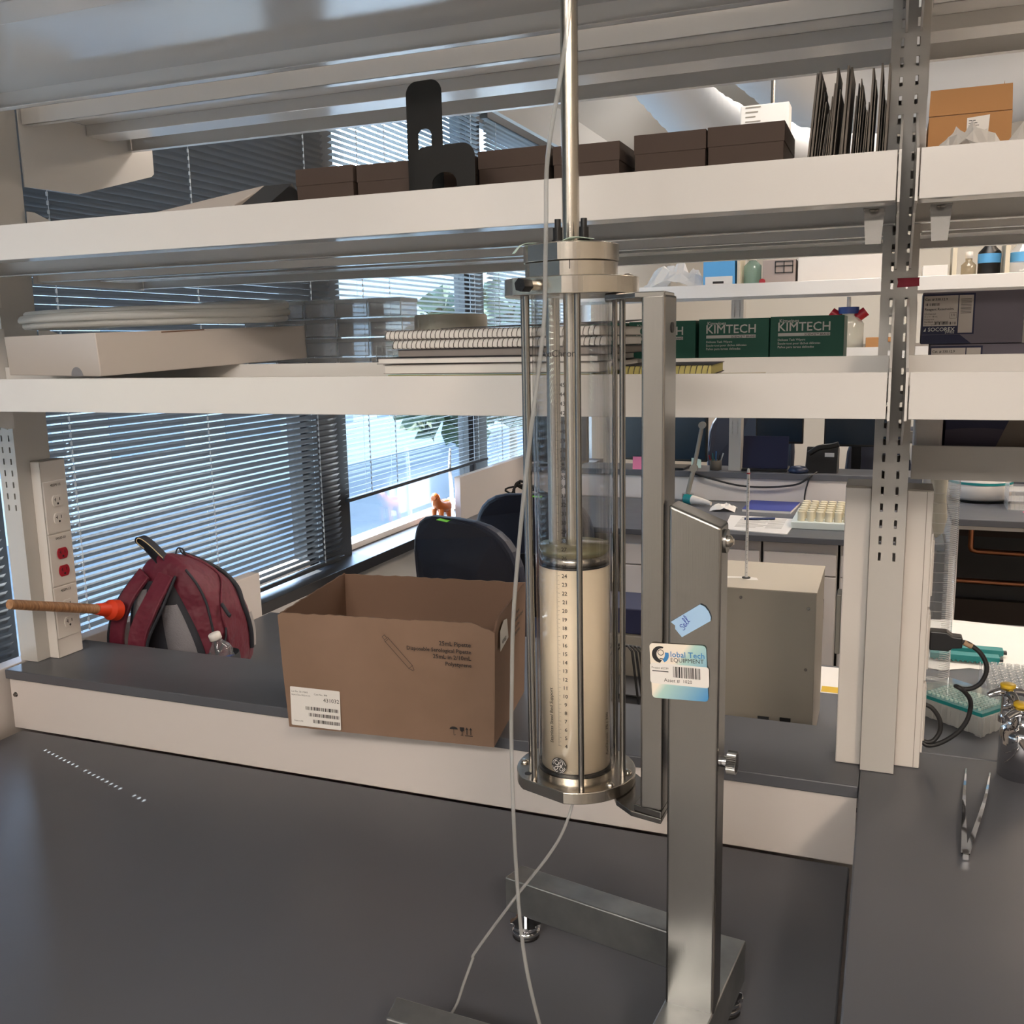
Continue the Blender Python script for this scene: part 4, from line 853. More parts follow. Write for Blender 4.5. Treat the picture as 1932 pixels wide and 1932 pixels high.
# ------------------------------------------------------------------ right shelf run
def res_box(x0, z0, h, lab_, y=1.665, sh=0):
    t = thing('reservoir_box', lab_, 'box', (x0+.09, y+.06, z0), R(-.6)); T = PM[t.name] @ Matrix.Translation((-.085, -.05, 0))
    MB(T).box(0, .142, 0, .13, 0, h).build('carton', slate, t, bevel=.001)
    MB(T).box(.0005, .0745, -.0006, 0, .0145, h-.0025).build('dark_frame', navy, t)
    MB(T).prism([(0, .0), (.072, .0), (.055, .0140), (0, .0140)], -.0006, 0, M=XY).build('dark_band', navy, t)
    lb = MB(T).box(.002, .0505, -.0011, -.0006, .0275, h-.0055).box(.052, .072, -.0011, -.0006, .0165, h-.0055).build('info_label', wcard, t)
    F = T @ frame((0, -.0014, 0), (1, 0, 0), (0, 0, 1)); q = MB(F)
    q.text('Cat. # 330.12.9', T3(.0035, h-.0125), w=.032, bold=True).bars(.0035, .025, h-.0205, h-.0165, Matrix(), 3, 24).text('Reagent Reservoirs', T3(.0035, h-.0275), w=.041, bold=True)
    if h > .06:
        q.text('12-channel', T3(.0035, h-.034), w=.016).text('12 x 4 = 48 mL', T3(.0035, h-.038), w=.019).text('Polystyrene', T3(.0035, h-.042), w=.014).text('Sterilised, single-wrapped', T3(.0035, h-.046), w=.034, bold=True).text('10 x 1 / pack', T3(.0035, h-.050), w=.016).bars(.019, .048, .0295, .0335, Matrix(), 9, 34)
        for k in range(3): q.stroke([(.042+.0022*k, .042), (.042+.0022*k, .046)], .0006, smooth=False)
        q.stroke([(.0395, .039), (.049, .039), (.049, .0475), (.0395, .0475), (.0395, .039)], .0004, smooth=False)
    for k in range(11):
        if h > .06: q.quad((.0545, h-.011-.0021*k, 0), (.0695, h-.011-.0021*k, 0), (.0695, h-.0117-.0021*k, 0), (.0545, h-.0117-.0021*k, 0))
    q.build('printed_text', ink, lb)
    if h > .06:
        q = MB(F); q.text('SOCOREX', T3(.0095, .0195), w=.038, bold=True).text('SWISS', T3(.047, .0160), w=.013, align='R').add([(.003, .0195, 0), (.0062, .0195, 0), (.0062, .0250, 0)], [(0, 1, 2)]).build('printed_name', MATS['silver_print'], t)
res_box(.034, z2_+.0465, .079, 'upper slate-blue reagent reservoir box on the lower shelf at the right')
res_box(.048, z2_, .0455, 'lower slate-blue reagent box, mostly hidden under the other one')
tag(MB().box(.19, .27, 1.70, 1.80, z2_, z2_+.12).build('plastic_pack', bagm, bevel=.004), 'clear plastic pack right of the reagent reservoir boxes', 'pack')
t = thing('open_carton', 'open tan carton with raised flap on the middle shelf at the right', 'box', (.08, 1.48, zs))
m = MB(); m.box(.029, .125, 1.42, 1.423, zs, 1.853).box(.029, .125, 1.53, 1.533, zs, 1.853).box(.122, .125, 1.423, 1.53, zs, 1.853).box(.029, .032, 1.423, 1.53, zs, 1.853).box(.032, .122, 1.423, 1.53, zs, zs+.003); m.build('carton_body', kraft, t)
MB().add([(.0285, 1.4195, 1.8535), (.1245, 1.4195, 1.8535), (.1235, 1.424, 1.8855), (.0295, 1.424, 1.8855)], [(0, 1, 2, 3)]).build('front_flap', kraft, t, thick=.003)
MB().add([(.113, 1.50, 1.853), (.122, 1.50, 1.853), (.120, 1.495, 1.905)], [(0, 1, 2)]).build('side_flap', kraft, t, thick=.003)
F = frame((.0735, 1.4188, 1.808), (1, 0, 0), (0, 0, 1)); lb = MB(F).prism([(0, 0), (.024, .002), (.026, .042), (.0, .040)], 0, .0003).build('address_label', paperw, t)
q = MB(F @ Matrix.Translation((0, 0, .0006))); q.bars(.002, .022, .010, .018, Matrix(), 8, 20)
for k in range(6): q.quad((.002, .036-.003*k, 0), (.010+.002*(k % 3), .036-.003*k, 0), (.010+.002*(k % 3), .0368-.003*k, 0), (.002, .0368-.003*k, 0))
q.build('printed_text', ink, lb)
def crumple(c, s_, seed, n=9):
    rr_ = random.Random(seed); vs = []; fs = []
    for i in range(n+1):
        for j in range(n+1):
            u, v = i/n*2-1, j/n*2-1; r_ = max(0, 1-(u*u+v*v)*.5)
            vs.append((c[0]+u*s_[0], c[1]+v*s_[1], c[2]+s_[2]*r_*(.45+.55*rr_.random())))
    fs = [(i*(n+1)+j, i*(n+1)+j+1, (i+1)*(n+1)+j+1, (i+1)*(n+1)+j) for i in range(n) for j in range(n)]
    return MB().add(vs, fs)
tag(crumple((.070, 1.33, zs+.001), (.037, .05, .058), 3).build('plastic_bag', bagm), 'crumpled clear plastic bag in front of the open tan carton', 'bag')
tag(crumple((.155, 1.36, zs+.001), (.045, .06, .066), 8).build('plastic_bag', bagm), 'second clear plastic bag at the right edge of the middle shelf', 'bag')
t = thing('graphic_carton', 'navy and slate patterned carton behind the low grey rail at the right', 'box', (.18, 1.72, 1.38))
MB().box(.082, .33, 1.70, 1.90, 1.3775, 1.475).build('carton', navy, t, bevel=.001)
q = MB(); 
def cx_(pts): return q.add([(x, 1.6994, z) for x, z in pts], [tuple(range(len(pts)))])
cx_([(.082, 1.40)]+[(.082+.14*k/12, 1.424+.010*math.sin(math.pi*(k+2)/16)-.012*(k/12)**2) for k in range(13)]+[(.222, 1.40)]); q.build('curved_band', P('mauve_print', srgb('#413a4c'), .6), t)
MB().add([(.155, 1.6991, 1.40), (.185, 1.6991, 1.475), (.33, 1.6991, 1.475), (.33, 1.6991, 1.43), (.20, 1.6991, 1.402)], [(0, 1, 2, 3, 4)]).build('grey_panel', P('taupe_print', srgb('#6e635a'), .6), t)
tag(MB().box(.036, .078, 1.69, 1.80, 1.3775, 1.47).build('plastic_pack', P('white_pack', (.62, .58, .55), .5), bevel=.004), 'white wrapped pack left of the patterned carton above the grey rail', 'pack')
# ------------------------------------------------------------------ right bench: tweezers, valves, tip box, vials, plug
B = .8952
m = MB()
for a, b in (((.136, 1.612, B+.0006), (.1155, 1.318, B+.0065)), ((.170, 1.607, B+.0006), (.1185, 1.318, B+.0065))):
    a, b = Vector(a), Vector(b); c_ = a.lerp(b, .45)+Vector((.004 if a.x > .15 else -.002, 0, .004))
    pts = catmull([a, c_, b], 8); n_p = len(pts)
    for i in range(n_p-1):
        f = i/(n_p-1); w0 = .0008+.0032*f; f2 = (i+1)/(n_p-1); w1 = .0008+.0032*f2; p, q_ = pts[i], pts[i+1]
        m.add([p-Vector((w0, 0, 0)), p+Vector((w0, 0, 0)), p+Vector((w0, 0, .0012)), p-Vector((w0, 0, -.0012)), q_-Vector((w1, 0, 0)), q_+Vector((w1, 0, 0)), q_+Vector((w1, 0, .0012)), q_-Vector((w1, 0, -.0012))],
              [(0, 1, 5, 4), (1, 2, 6, 5), (2, 3, 7, 6), (3, 0, 4, 7)])
m.cyl((.117, 1.324, B+.001), (.117, 1.318, B+.010), .0045, .0042, n=16).box(.1135, .1205, 1.312, 1.322, B+.001, B+.0085)
tag(m.build('tweezers', chrome), 'slim steel tweezers lying open on the high bench at the right', 'tweezers')
t = thing('gas_valve', 'chrome bench gas turret with two yellow-capped star handles at the right edge', 'valve', (.212, 1.615, B))
vx, vy = .214, 1.618
MB().lathe([(0, 0), (.034, 0), (.034, .070), (.031, .078), (.024, .082), (.018, .088), (.018, .100), (0, .100)], (vx, vy, B), 40).build('turret_body', chrome, t)
for k, (dx, dy, dz) in enumerate(((-.022, .035, .108), (-.006, -.004, .092))):
    c = Vector((vx+dx, vy+dy, B+dz)); 
    v_ = MB().cyl(c-Vector((0, 0, .028)), c+Vector((0, 0, .008)), .009, n=6).cyl(c-Vector((0, 0, .036)), c-Vector((0, 0, .026)), .0115, n=24).build('valve_stem', chrome, t, bevel=.0006)
    m = MB()
    for j in range(4):
        a = R(20+90*j+25*k); e = Vector((math.cos(a), math.sin(a), 0)); m.tube([c+Vector((0, 0, .013)), c+e*.012+Vector((0, 0, .014)), c+e*.022+Vector((0, 0, .012)), c+e*.030+Vector((0, 0, .008))], (.0085, .0050), 10)
    m.build('star_handle', chrome, v_)
    MB().lathe([(0, .0), (.0105, .0), (.0115, .0015), (.0115, .005), (.010, .0062), (.0, .0066)], c+Vector((0, 0, .021)), 30).build('yellow_cap', yellow, v_)
MB().tube([(vx-.002, vy-.030, B+.066), (vx+.004, vy-.045, B+.058), (vx+.010, vy-.055, B+.040)], (.0085, .0055), 14).build('serrated_outlet', chrome, t)
# pipette tip box
t = thing('pipette_tip_box', 'clear pipette tip box with teal rack on the bench behind the plug', 'box', (.145, 1.825, B), R(-38)); T = PM[t.name]
clr = clear('frosted_plastic', (.9, .92, .92), .15, haze=.5, hazecol=(.72, .72, .70))
m = MB(T); L_, W_ = .062, .0425
m.prism([(-L_+.002*(k % 2), 0) for k in range(0)]+[(-L_, -W_), (L_, -W_), (L_, W_), (-L_, W_)], .003, .036)
for k in range(7): x = -L_+.009+k*.0175; m.box(x-.0035, x+.0035, -W_-.0018, -W_, .003, .036)
for k in range(5): y = -W_+.008+k*.0165; m.box(L_, L_+.0018, y-.0035, y+.0035, .003, .036)
for x in (-L_+.006, L_-.006):
    for y in (-W_+.006, W_-.006): m.box(x-.006, x+.006, y-.006, y+.006, 0, .003)
m.build('box_base', clr, t, bevel=.0008)
MB(T).box(-L_+.001, L_-.001, -W_+.001, W_-.001, .0362, .043).build('tip_rack', teal, t, bevel=.0005)
m = MB(T)
for i in range(12):
    for j in range(8): m.cyl((-.0495+.009*i, -.0315+.009*j, .043), (-.0495+.009*i, -.0315+.009*j, .0465), .0028, n=8)
o = m.build('tips', sticky_m, t); o['kind'] = 'stuff'
m = MB(T); e = .0012; a_, b_2 = L_+.001, W_+.001
m.box(-a_, a_, -b_2, b_2, .0545, .0555).box(-a_, a_, -b_2, -b_2+e, .0435, .0545).box(-a_, a_, b_2-e, b_2, .0435, .0545).box(-a_, -a_+e, -b_2+e, b_2-e, .0435, .0545).box(a_-e, a_, -b_2+e, b_2-e, .0435, .0545).build('lid', clear('clear_lid', (.96, .98, .98), .04, haze=.07), t)
# bench paper, teal strips, vial rack, cylinder
tag(MB().add([(.065, 2.125, B+.0006), (.118, 2.10, B+.0012), (.175, 2.135, B+.0006), (.42, 2.08, B+.0008), (.43, 2.488, B+.003), (.30, 2.484, B+.0006), (.16, 2.490, B+.004), (.055, 2.47, B+.001)], [(0, 1, 2, 3, 4, 5, 6, 7)]).build('bench_paper', paperw, thick=.0004), 'white absorbent paper sheet spread on the far part of the right bench', 'paper')
for i, (y, lab_) in enumerate(((2.232, 'farther teal tube strip rack lying on the white bench paper'), (2.178, 'nearer teal tube strip rack lying on the white bench paper'))):
    t = thing('strip_rack', lab_, 'rack', (.18, y, B+.004), 0, 'teal strip racks on the bench paper')
    MB().box(.10, .245-.012*i, y-.013, y+.013, B+.006, B+.018).build('rack_bar', teal, t, bevel=.001)
    m = MB()
    for k in range(15): x = .106+.0092*k; m.box(x, x+.0045, y-.0145, y-.0125, B+.004, B+.008)
    m.build('feet', teal, t); MB().box(.2455-.012*i, .252-.012*i, y-.008, y+.004, B+.008, B+.014).build('end_tab', darkm, t)
t = thing('vial_rack', 'clear rack packed with glass vials at the right edge of the bench', 'rack', (.25, 1.99, B))
MB().box(.186, .31, 1.918, 2.06, B+.001, B+.003).box(.186, .1875, 1.918, 2.06, B+.003, B+.040).build('rack_frame', acryl, t)
for i in range(9):
    for j in range(9):
        x, y = .197+.0135*i, 1.926+.0155*j
        MB().lathe([(.0, .0), (.0055, .0), (.0055, .036), (.0062, .037), (.0062, .040), (.0045, .040), (.004, .036)], (x, y, B+.0032), 12).build('vial', clear('vial_glass', (.92, .93, .92), .03, haze=.22) if 'vial_glass' not in MATS else MATS['vial_glass'], t)
t = thing('graduated_cylinder', 'tall clear graduated cylinder standing behind the right power strip', 'cylinder', (.093, 2.0, B)); gx, gy = .0945, 1.99
pl = clear('clear_polymer', (.93, .94, .94), .06, haze=.10)
MB().lathe([(.045, 0), (.045, .006), (.034, .010), (.034, .012)], (gx, gy, B), 40).build('base', clr, t)
MB().lathe([(0, .012), (.0335, .012), (.0335, .455), (.035, .458)], (gx, gy, B), 40).build('tube', pl, t)
q = MB()
def band(z, a0, a1, h): 
    n = 10; v0 = [(gx+.0338*math.cos(R(a0+(a1-a0)*i/n)), gy+.0338*math.sin(R(a0+(a1-a0)*i/n)), B+z+hh) for hh in (0, h) for i in range(n+1)]
    q.add(v0, [(i, i+1, n+2+i, n+1+i) for i in range(n)])
for k in range(100):
    z = .03+.0038*k; band(z, -70 if k % 5 else -125, -5, .0007)
q.build('graduation_marks', paperw, t)['kind'] = 'stuff'
MB().lathe([(0, .30), (.012, .31), (.018, .34), (.014, .38), (.016, .42), (0, .44)], (gx-.004, gy, B), 9).build('paper_plug', paperc, t)
t = thing('power_plug', 'black power plug and cable in the right power strip', 'plug', (.10, 1.63, 1.11))
py = 1.626
MB().prism([(.0725, 1.117), (.0725, 1.086), (.100, 1.086), (.106, 1.091), (.120, 1.093), (.120, 1.110), (.106, 1.111), (.097, 1.117)], py-.012, py+.012, M=XY).build('plug_body', black, t, bevel=.002)
cb = MB().tube([(.118, py, 1.101), (.130, py, 1.098), (.146, py, 1.086), (.1555, py, 1.070), (.157, py, 1.054), (.150, py, 1.036), (.138, py, 1.026), (.126, py, 1.0235), (.117, py-.003, 1.027), (.1145, py-.012, 1.031), (.121, py-.016, 1.029), (.128, py-.012, 1.022), (.1355, py-.006, 1.010), (.138, py, .994), (.134, py, .972), (.123, py, .952), (.106, py, .935), (.090, py, .925), (.076, py-.002, .9235), (.069, py, .930), (.078, py, .9275), (.088, py+.002, .932), (.096, py+.004, .948), (.094, py+.004, .968), (.082, py+.004, .985), (.070, py+.004, .990)], .0037, 10).build('cable', rubber, t)
MB().cyl((.1225, py, 1.100), (.1345, py, 1.0945), .0046, n=16).build('cable_tag', P('tan_tag', srgb('#a08468'), .6), t)

# ------------------------------------------------------------------ instrument with thermometer, desk clutter behind the ledge
t = thing('bench_instrument', 'grey metal instrument cabinet with paler top behind the ledge', 'instrument', (-.22, 2.02, .7605))
MB().box(-.372, -.1185, 1.903, 2.14, .766, 1.0905).build('cabinet', grill, t, bevel=.0012)
MB().box(-.373, -.1175, 1.902, 2.141, 1.0907, 1.0925).build('top_cover', gril2, t, bevel=.0006)
for x in (-.36, -.135):
    for y in (1.93, 2.11): MB().cyl((x, y, .7605), (x, y, .766), .008, n=14).build('foot', rubber, t)
for x, z in ((-.262, 1.073), (-.1325, 1.060), (-.1345, .936), (-.355, 1.073)): MB().cyl((x, 1.9015, z), (x, 1.903, z), .003, n=14).build('screw', steel, t)
MB().box(-.181, -.160, 1.9015, 1.9028, .818, .832).build('power_inlet', black, t); MB().box(-.224, -.202, 1.9015, 1.9028, .823, .830).build('brand_plate', darkm, t)
t = thing('thermometer', 'white glass thermometer standing upright on the grey instrument', 'thermometer', (-.264, 1.985, 1.0926)); hx, hy = -.2635, 1.985
MB().lathe([(0, .0), (.0028, .0), (.0030, .002), (.0030, .222), (.0022, .226), (0, .2275)], (hx, hy, 1.0930), 20).build('stem', P('milk_glass', (.72, .72, .72), .12, coat=.6), t)
MB().cyl((hx, hy, 1.3085), (hx, hy, 1.3115), .0037, n=20).build('red_ring', red, t); MB().cyl((hx, hy, 1.0926), (hx, hy, 1.0946), .0085, n=26).build('rubber_grommet', rubber, t)
q = MB()
for k in range(22): z = 1.105+.0092*k; q.box(hx-.0006, hx+.0018, hy-.0032, hy-.0029, z, z+.0006)
q.build('scale_marks', ink, t)
tag(MB().prism([(-.300, 1.975), (-.275, 1.982), (-.258, 1.970), (-.238, 1.973), (-.243, 1.992), (-.262, 1.996), (-.279, 1.994), (-.303, 1.990)], 1.09255, 1.0928).build('torn_tape', paperw), 'torn white tape at the foot of the thermometer', 'tape')
t = thing('printed_sheet', 'small white printed sheet with yellow block between instrument and power strip', 'paper', (-.12, 2.37, .7605))
MB().box(-.150, -.082, 2.27, 2.46, .7602, .7606).build('sheet', paperw, t); MB().box(-.125, -.085, 2.275, 2.315, .7606, .7608).build('yellow_block', yellow, t)
t = thing('wire_rack', 'black looped wire rack on the desk behind the steel bar', 'rack', (-.50, 2.0, .7605))
m = MB()
for k in range(5):
    y = 1.93+.035*k; m.tube([(-.55, y, .780), (-.55, y, .93-.012*k), (-.54, y, .942-.012*k), (-.50, y, .942-.012*k), (-.49, y, .93-.012*k), (-.47, y, .765)], .0028, 6, smooth=False)
m.tube([(-.57, 1.91, .768), (-.42, 1.91, .768), (-.42, 2.09, .768), (-.57, 2.09, .768), (-.57, 1.91, .768)], .003, 6, smooth=False).tube([(-.552, 1.92, .90), (-.552, 2.08, .90)], .003, 6, smooth=False)
m.build('wire_frame', black, t)
MB().box(-.58, -.40, 1.90, 2.10, .7605, .7645).build('tray', black, t)
t = thing('laptop_stand_box', 'dark blue crate beside the wire rack, seen between the column and the bar', 'crate', (-.52, 2.3, .7605))
MB().box(-.68, -.47, 2.24, 2.42, .7605, .865).build('crate_body', grill, t, bevel=.003); MB().box(-.67, -.48, 2.25, 2.41, .866, .93).build('crate_insert', navy, t, bevel=.003)

# ------------------------------------------------------------------ chairs
def chair(x, y, rz, top, label, note=None, col=chairm):
    t = thing('office_chair', label, 'chair', (x, y, 0), R(rz), 'dark office chairs'); T = PM[t.name]; w, h = .265, .54
    m = MB(T); n = 28; vs = []
    for s_ in (0, 1):
        for i in range(n):
            a = 2*math.pi*i/n; c, q_ = math.cos(a), math.sin(a); e = .55
            xx = w*math.copysign(abs(c)**e, c)*(1-.10*max(0, q_)); zz = h/2*math.copysign(abs(q_)**e, q_)
            vs.append((xx, -.22+.05*s_+.16*(xx/w)**2*.35-.04*(zz/h), top-h/2+zz))
    m.add(vs, [(i, (i+1) % n, n+(i+1) % n, n+i) for i in range(n)]+[tuple(range(n))[::-1], tuple(range(n, 2*n))])
    m.build('backrest', col, t, bevel=.02, seg=3)
    MB(T).rr(-.24, .24, -.18, .28, .08, z=.44, t=.07).build('seat', col, t, bevel=.02, seg=3)
    MB(T).cyl((0, .03, .12), (0, .03, .44), .025, n=16).build('gas_lift', black, t)
    MB(T).box(-.035, .035, -.25, -.23, .38, top-.25).box(-.035, .035, -.23, 0, .40, .42).build('back_bracket', black, t)
    for k in range(5):
        a = R(72*k+18); p = Vector((.30*math.cos(a), .03+.30*math.sin(a), .075)); l_ = MB(T).tube([(0, .03, .12), (p*.5)+Vector((0, .015, .055)), p], .02, 8).build('leg', black, t)
        MB(T).cyl((p.x, p.y-.012, .03), (p.x, p.y+.012, .03), .03, n=18).build('castor', rubber, l_)
    if note: MB(T).add([(note-.025, -.20, top-.004), (note+.025, -.20, top-.004), (note+.027, -.245, top-.012), (note-.025, -.245, top-.010)], [(0, 1, 2, 3)]).build('sticky_note', sticky_g, t, thick=.0012)
chair(-1.33, 3.22, -20, .985, 'nearer dark blue office chair with a green sticky note on its back', -.03)
chair(-1.40, 3.93, 6, .965, 'farther dark office chair with a green sticky note, behind the first chair', .03)

# ------------------------------------------------------------------ second island beyond the aisle
t = thing('island_desk', 'far island desk with white drawer fronts below a dark top', 'desk', (-.9, 4.6, 0))
MB().box(-1.86, .22, 4.10, 4.943, .735, .76).build('desk_top', bench, t, bevel=.002)
for k in range(4):
    x0 = -1.10+.31*k
    MB().box(x0, x0+.30, 4.13, 4.90, .05, .733).build('cabinet', lam, t)
    MB().box(x0+.004, x0+.296, 4.115, 4.13, .60, .69).build('drawer', lam, t, bevel=.002); MB().box(x0+.004, x0+.296, 4.115, 4.13, .08, .594).build('door', lam, t, bevel=.002)
    MB().tube([(x0+.25, 4.115, .50), (x0+.25, 4.10, .49), (x0+.25, 4.10, .43), (x0+.25, 4.115, .42)], .004, 6).build('handle', black, t)
t = thing('island_ledge', 'dark raised ledge along the far island with white riser', 'worktop', (-.5, 5.05, .76))
MB().box(-1.86, 1.8, 4.945, 5.20, .880, .910).build('ledge_top', bench, t, bevel=.002); MB().box(-1.86, 1.8, 4.955, 4.975, .7605, .88).build('riser_panel', lam, t)
t = thing('island_bench', 'high dark bench of the far island at the right with copper pipes under it', 'lab bench', (1.2, 4.5, 0))
MB().box(.23, 1.9, 3.93, 4.943, .870, .895).build('bench_top', bench, t, bevel=.002); MB().box(.23, 1.9, 3.95, 3.97, .853, .869).build('front_rail', plast, t)
MB().box(.23, .26, 3.98, 4.93, .02, .869).box(1.86, 1.89, 3.98, 4.93, .02, .869).build('end_panel', lam, t)
cu = P('aged_copper', (.40, .17, .09), .35, 1); dk = P('dark_brown_panel', (.030, .018, .012), .6)
MB().box(.262, 1.858, 4.90, 4.93, .02, .869).build('back_panel', darkm, t)
MB().box(.262, 1.858, 4.84, 4.88, .66, .70).box(.262, 1.858, 4.84, 4.88, .06, .36).box(.45, .52, 4.84, 4.88, .70, .86).build('cross_rail', dk, t)
for pts in ([(.350, 4.6, .868), (.350, 4.6, .66), (.355, 4.6, .645), (.375, 4.6, .64), (1.8, 4.6, .615)], [(.27, 4.6, .505), (1.85, 4.6, .498)]): MB().tube(pts, .012, 10, smooth=False).build('copper_pipe', cu, t)
t = thing('splash_panel', 'pale end panel of the far island beside the windows', 'panel', (-1.89, 4.5, .5))
MB().box(-1.895, -1.865, 4.10, 5.2, .5, .965).build('board', lam, t, bevel=.002)
t = thing('cabinet', 'white low cabinet against the window wall behind the backpack', 'cabinet', (-1.70, 3.2, 0))
MB().box(-1.88, -1.50, 2.50, 2.92, .02, .70).build('body', lam, t); MB().box(-1.885, -1.49, 2.49, 2.93, .70, .72).build('top', lam, t, bevel=.002)
upright(-.765, 'slotted upright of the far island rack', .911, 2.3, 5.0, 5.09, 1.1, .06)
upright(.90, 'slotted far rack upright at the right', .911, 2.3, 5.0, 5.09, 1.1, .06)
for zb, lab_ in ((1.765, 'long white shelf of the far rack, upper level'), (1.47, 'long white shelf of the far rack, lower level')):
    t = thing('metal_shelf', lab_, 'shelf', (.1, 4.8, zb)); MB().box(-1.60, 2.2, 4.60, 4.604, zb, zb+.058).box(-1.60, 2.2, 4.604, 4.99, zb+.03, zb+.032).box(-1.60, 2.2, 4.986, 4.99, zb, zb+.07).build('shelf_tray', paint, t, bevel=.001)
MB_ = None
def simple(name, label, cat, x0, x1, y0, y1, z0, z1, m_, grp=None, part='body', bev=.002):
    t = thing(name, label, cat, ((x0+x1)/2, (y0+y1)/2, z0), 0, grp); MB().box(x0, x1, y0, y1, z0, z1).build(part, m_, t, bevel=bev); return t
zz = 1.7975
t = simple('reagent_box', 'light blue box with white label on the far upper shelf', 'box', -.845, -.70, 4.66, 4.8, zz, 1.935, lblue); MB().box(-.835, -.71, 4.658, 4.6598, 1.81, 1.862).build('label', paperw, t); MB().box(-.80, -.75, 4.6565, 4.6578, 1.83, 1.84).build('barcode', ink, t)
t = simple('cream_carton', 'tall cream carton beside the light blue box on the far shelf', 'box', -.69, -.675, 4.66, 4.82, zz, 1.95, paperc)
t = thing('reagent_bottle', 'pale green bottle beside the cream carton on the far shelf', 'bottle', (-.63, 4.74, zz)); MB().lathe([(0, 0), (.04, 0), (.04, .11), (.015, .135), (0, .135)], (-.63, 4.74, zz), 24).build('body', clear('greenish_glass', (.7, .85, .8), .05, haze=.4, hazecol=(.45, .6, .55)), t); MB().cyl((-.63, 4.74, zz+.135), (-.63, 4.74, zz+.16), .018, n=18).build('cap', paperw, t)
t = simple('sample_case', 'mauve case with black wire handle on the far shelf', 'case', -.575, -.43, 4.66, 4.85, zz, 1.925, P('mauve_case', srgb('#a3958f'), .6))
m = MB()
for z in (1.865, 1.895, 1.915): m.box(-.52, -.44, 4.655, 4.658, z, z+.004)
for x in (-.52, -.482, -.444): m.box(x, x+.004, 4.655, 4.658, 1.865, 1.918)
m.build('wire_handle', black, t); MB().cyl((-.575, 4.65, 1.83), (-.575, 4.66, 1.83), .014, n=16).build('red_knob', red, t)
t = simple('storage_bin', 'large pale bin on the far shelf left of the middle upright', 'bin', -.42, -.02, 4.66, 4.95, zz, 1.96, plast)
t = thing('plastic_bag', 'milky plastic bag of supplies on the far upper shelf', 'bag', (-1.1, 4.75, zz)); crumple((-1.00, 4.78, zz), (.14, .12, .16), 4).build('bag_body', bagm, t)
t = thing('cable_bundle', 'bundle of green and black wires on the far shelf left end', 'cable', (-1.27, 4.7, zz))
for k, c in enumerate((black, green, red, black)): MB().tube([(-1.35+.02*k, 4.66, zz+.004), (-1.29+.02*k, 4.67, zz+.09-.01*k), (-1.22+.02*k, 4.66, zz+.03), (-1.17+.02*k, 4.66, zz+.004)], .005, 6).build('wire', c, t)
t = simple('white_carton', 'white carton with printed end on the far shelf, right of the middle upright', 'box', .10, .20, 4.66, 4.8, zz, 1.87, paperw)
for i, (x0, m_, lab_) in enumerate(((.215, paperc, 'cream book spine on the far shelf left of the white-capped bottle'), (.418, paperc, 'cream book spine on the far shelf between the dark bottle and the clear one'))): simple('book', lab_, 'book', x0, x0+.018, 4.66, 4.85, zz, 1.95, m_)
def fbottle(x, r, h, m_, cap, lab_, lb=None):
    t = thing('reagent_bottle', lab_, 'bottle', (x, 4.75, zz)); MB().lathe([(0, 0), (r, 0), (r, h*.72), (r*.45, h*.88), (r*.45, h)], (x, 4.75, zz), 28).build('body', m_, t); MB().lathe([(0, h+.03), (r*.5, h+.028), (r*.52, h), (0, h)], (x, 4.75, zz), 24).build('cap', cap, t)
    if lb: MB().ring((x, 4.75, zz), r, r+.001, h*.45, h*.68, 28).build('label', lb, t)
fbottle(.285, .03, .10, clear('amber_clear', (.75, .7, .6), .05, haze=.4, hazecol=(.5, .45, .35)), paperw, 'small white-capped bottle on the far shelf')
fbottle(.365, .045, .17, black, black, 'black bottle with light blue label on the far shelf', lblue)
fbottle(.49, .045, .17, acryl, acryl, 'clear bottle with light blue label on the far shelf at the right edge', lblue)
clear('jug_plastic', (.85, .85, .82), .08, haze=.4, hazecol=(.7, .68, .6)); P('blue_cap', srgb('#1d3a7c'), .4)
t = thing('multi_port_jug', 'clear jug with blue cap and red side ports on the far lower shelf', 'jug', (-.20, 4.75, 1.5025)); jx, jz = -.20, 1.5025
MB().lathe([(0, 0), (.065, 0), (.068, .01), (.068, .13), (.05, .155), (.03, .165), (.03, .175)], (jx, 4.75, jz), 32).build('jug_body', MATS['jug_plastic'], t)
MB().cyl((jx, 4.75, jz+.175), (jx, 4.75, jz+.205), .045, n=28).build('cap', MATS['blue_cap'], t); MB().cyl((jx, 4.75, jz+.205), (jx, 4.75, jz+.25), .009, n=14).build('nozzle', plast, t)
for s_ in (-1, 1): MB().cyl((jx+s_*.035, 4.75, jz+.155), (jx+s_*.075, 4.75, jz+.185), .022, n=18).build('red_port', red, t)
t = simple('kraft_carton', 'flat tan carton on the far lower shelf beside the jug', 'box', -.12, .03, 4.66, 4.9, 1.5025, 1.57, kraft)
# monitors, laptop, phone, clutter on the far ledge
def monitor(x, y, z, w, h, rz, label, zfoot):
    t = thing('monitor', label, 'monitor', (x, y, zfoot), R(rz), 'dark monitors on the far island'); T = PM[t.name] @ Matrix.Translation((0, 0, z-zfoot))
    b = MB(T).box(-w/2, w/2, -.012, .018, 0, h).build('bezel', black, t, bevel=.004); MB(T).box(-w/2+.008, w/2-.008, -.0135, -.012, .012, h-.008).build('screen', screen, t)
    MB(T).cyl((0, .02, h*.45), (0, .06, h*.45), .03, n=16).box(-.025, .025, .05, .065, -(z-zfoot)+.01, h*.5).build('stand_neck', black, t)
    MB(T).box(-.11, .11, -.02, .14, -(z-zfoot)+.0005, -(z-zfoot)+.01).build('stand_base', black, t, bevel=.003); return t
monitor(-1.10, 5.00, .955, .46, .28, -4, 'wide dark blue monitor behind the column with sticky notes along its lower edge', .9105)
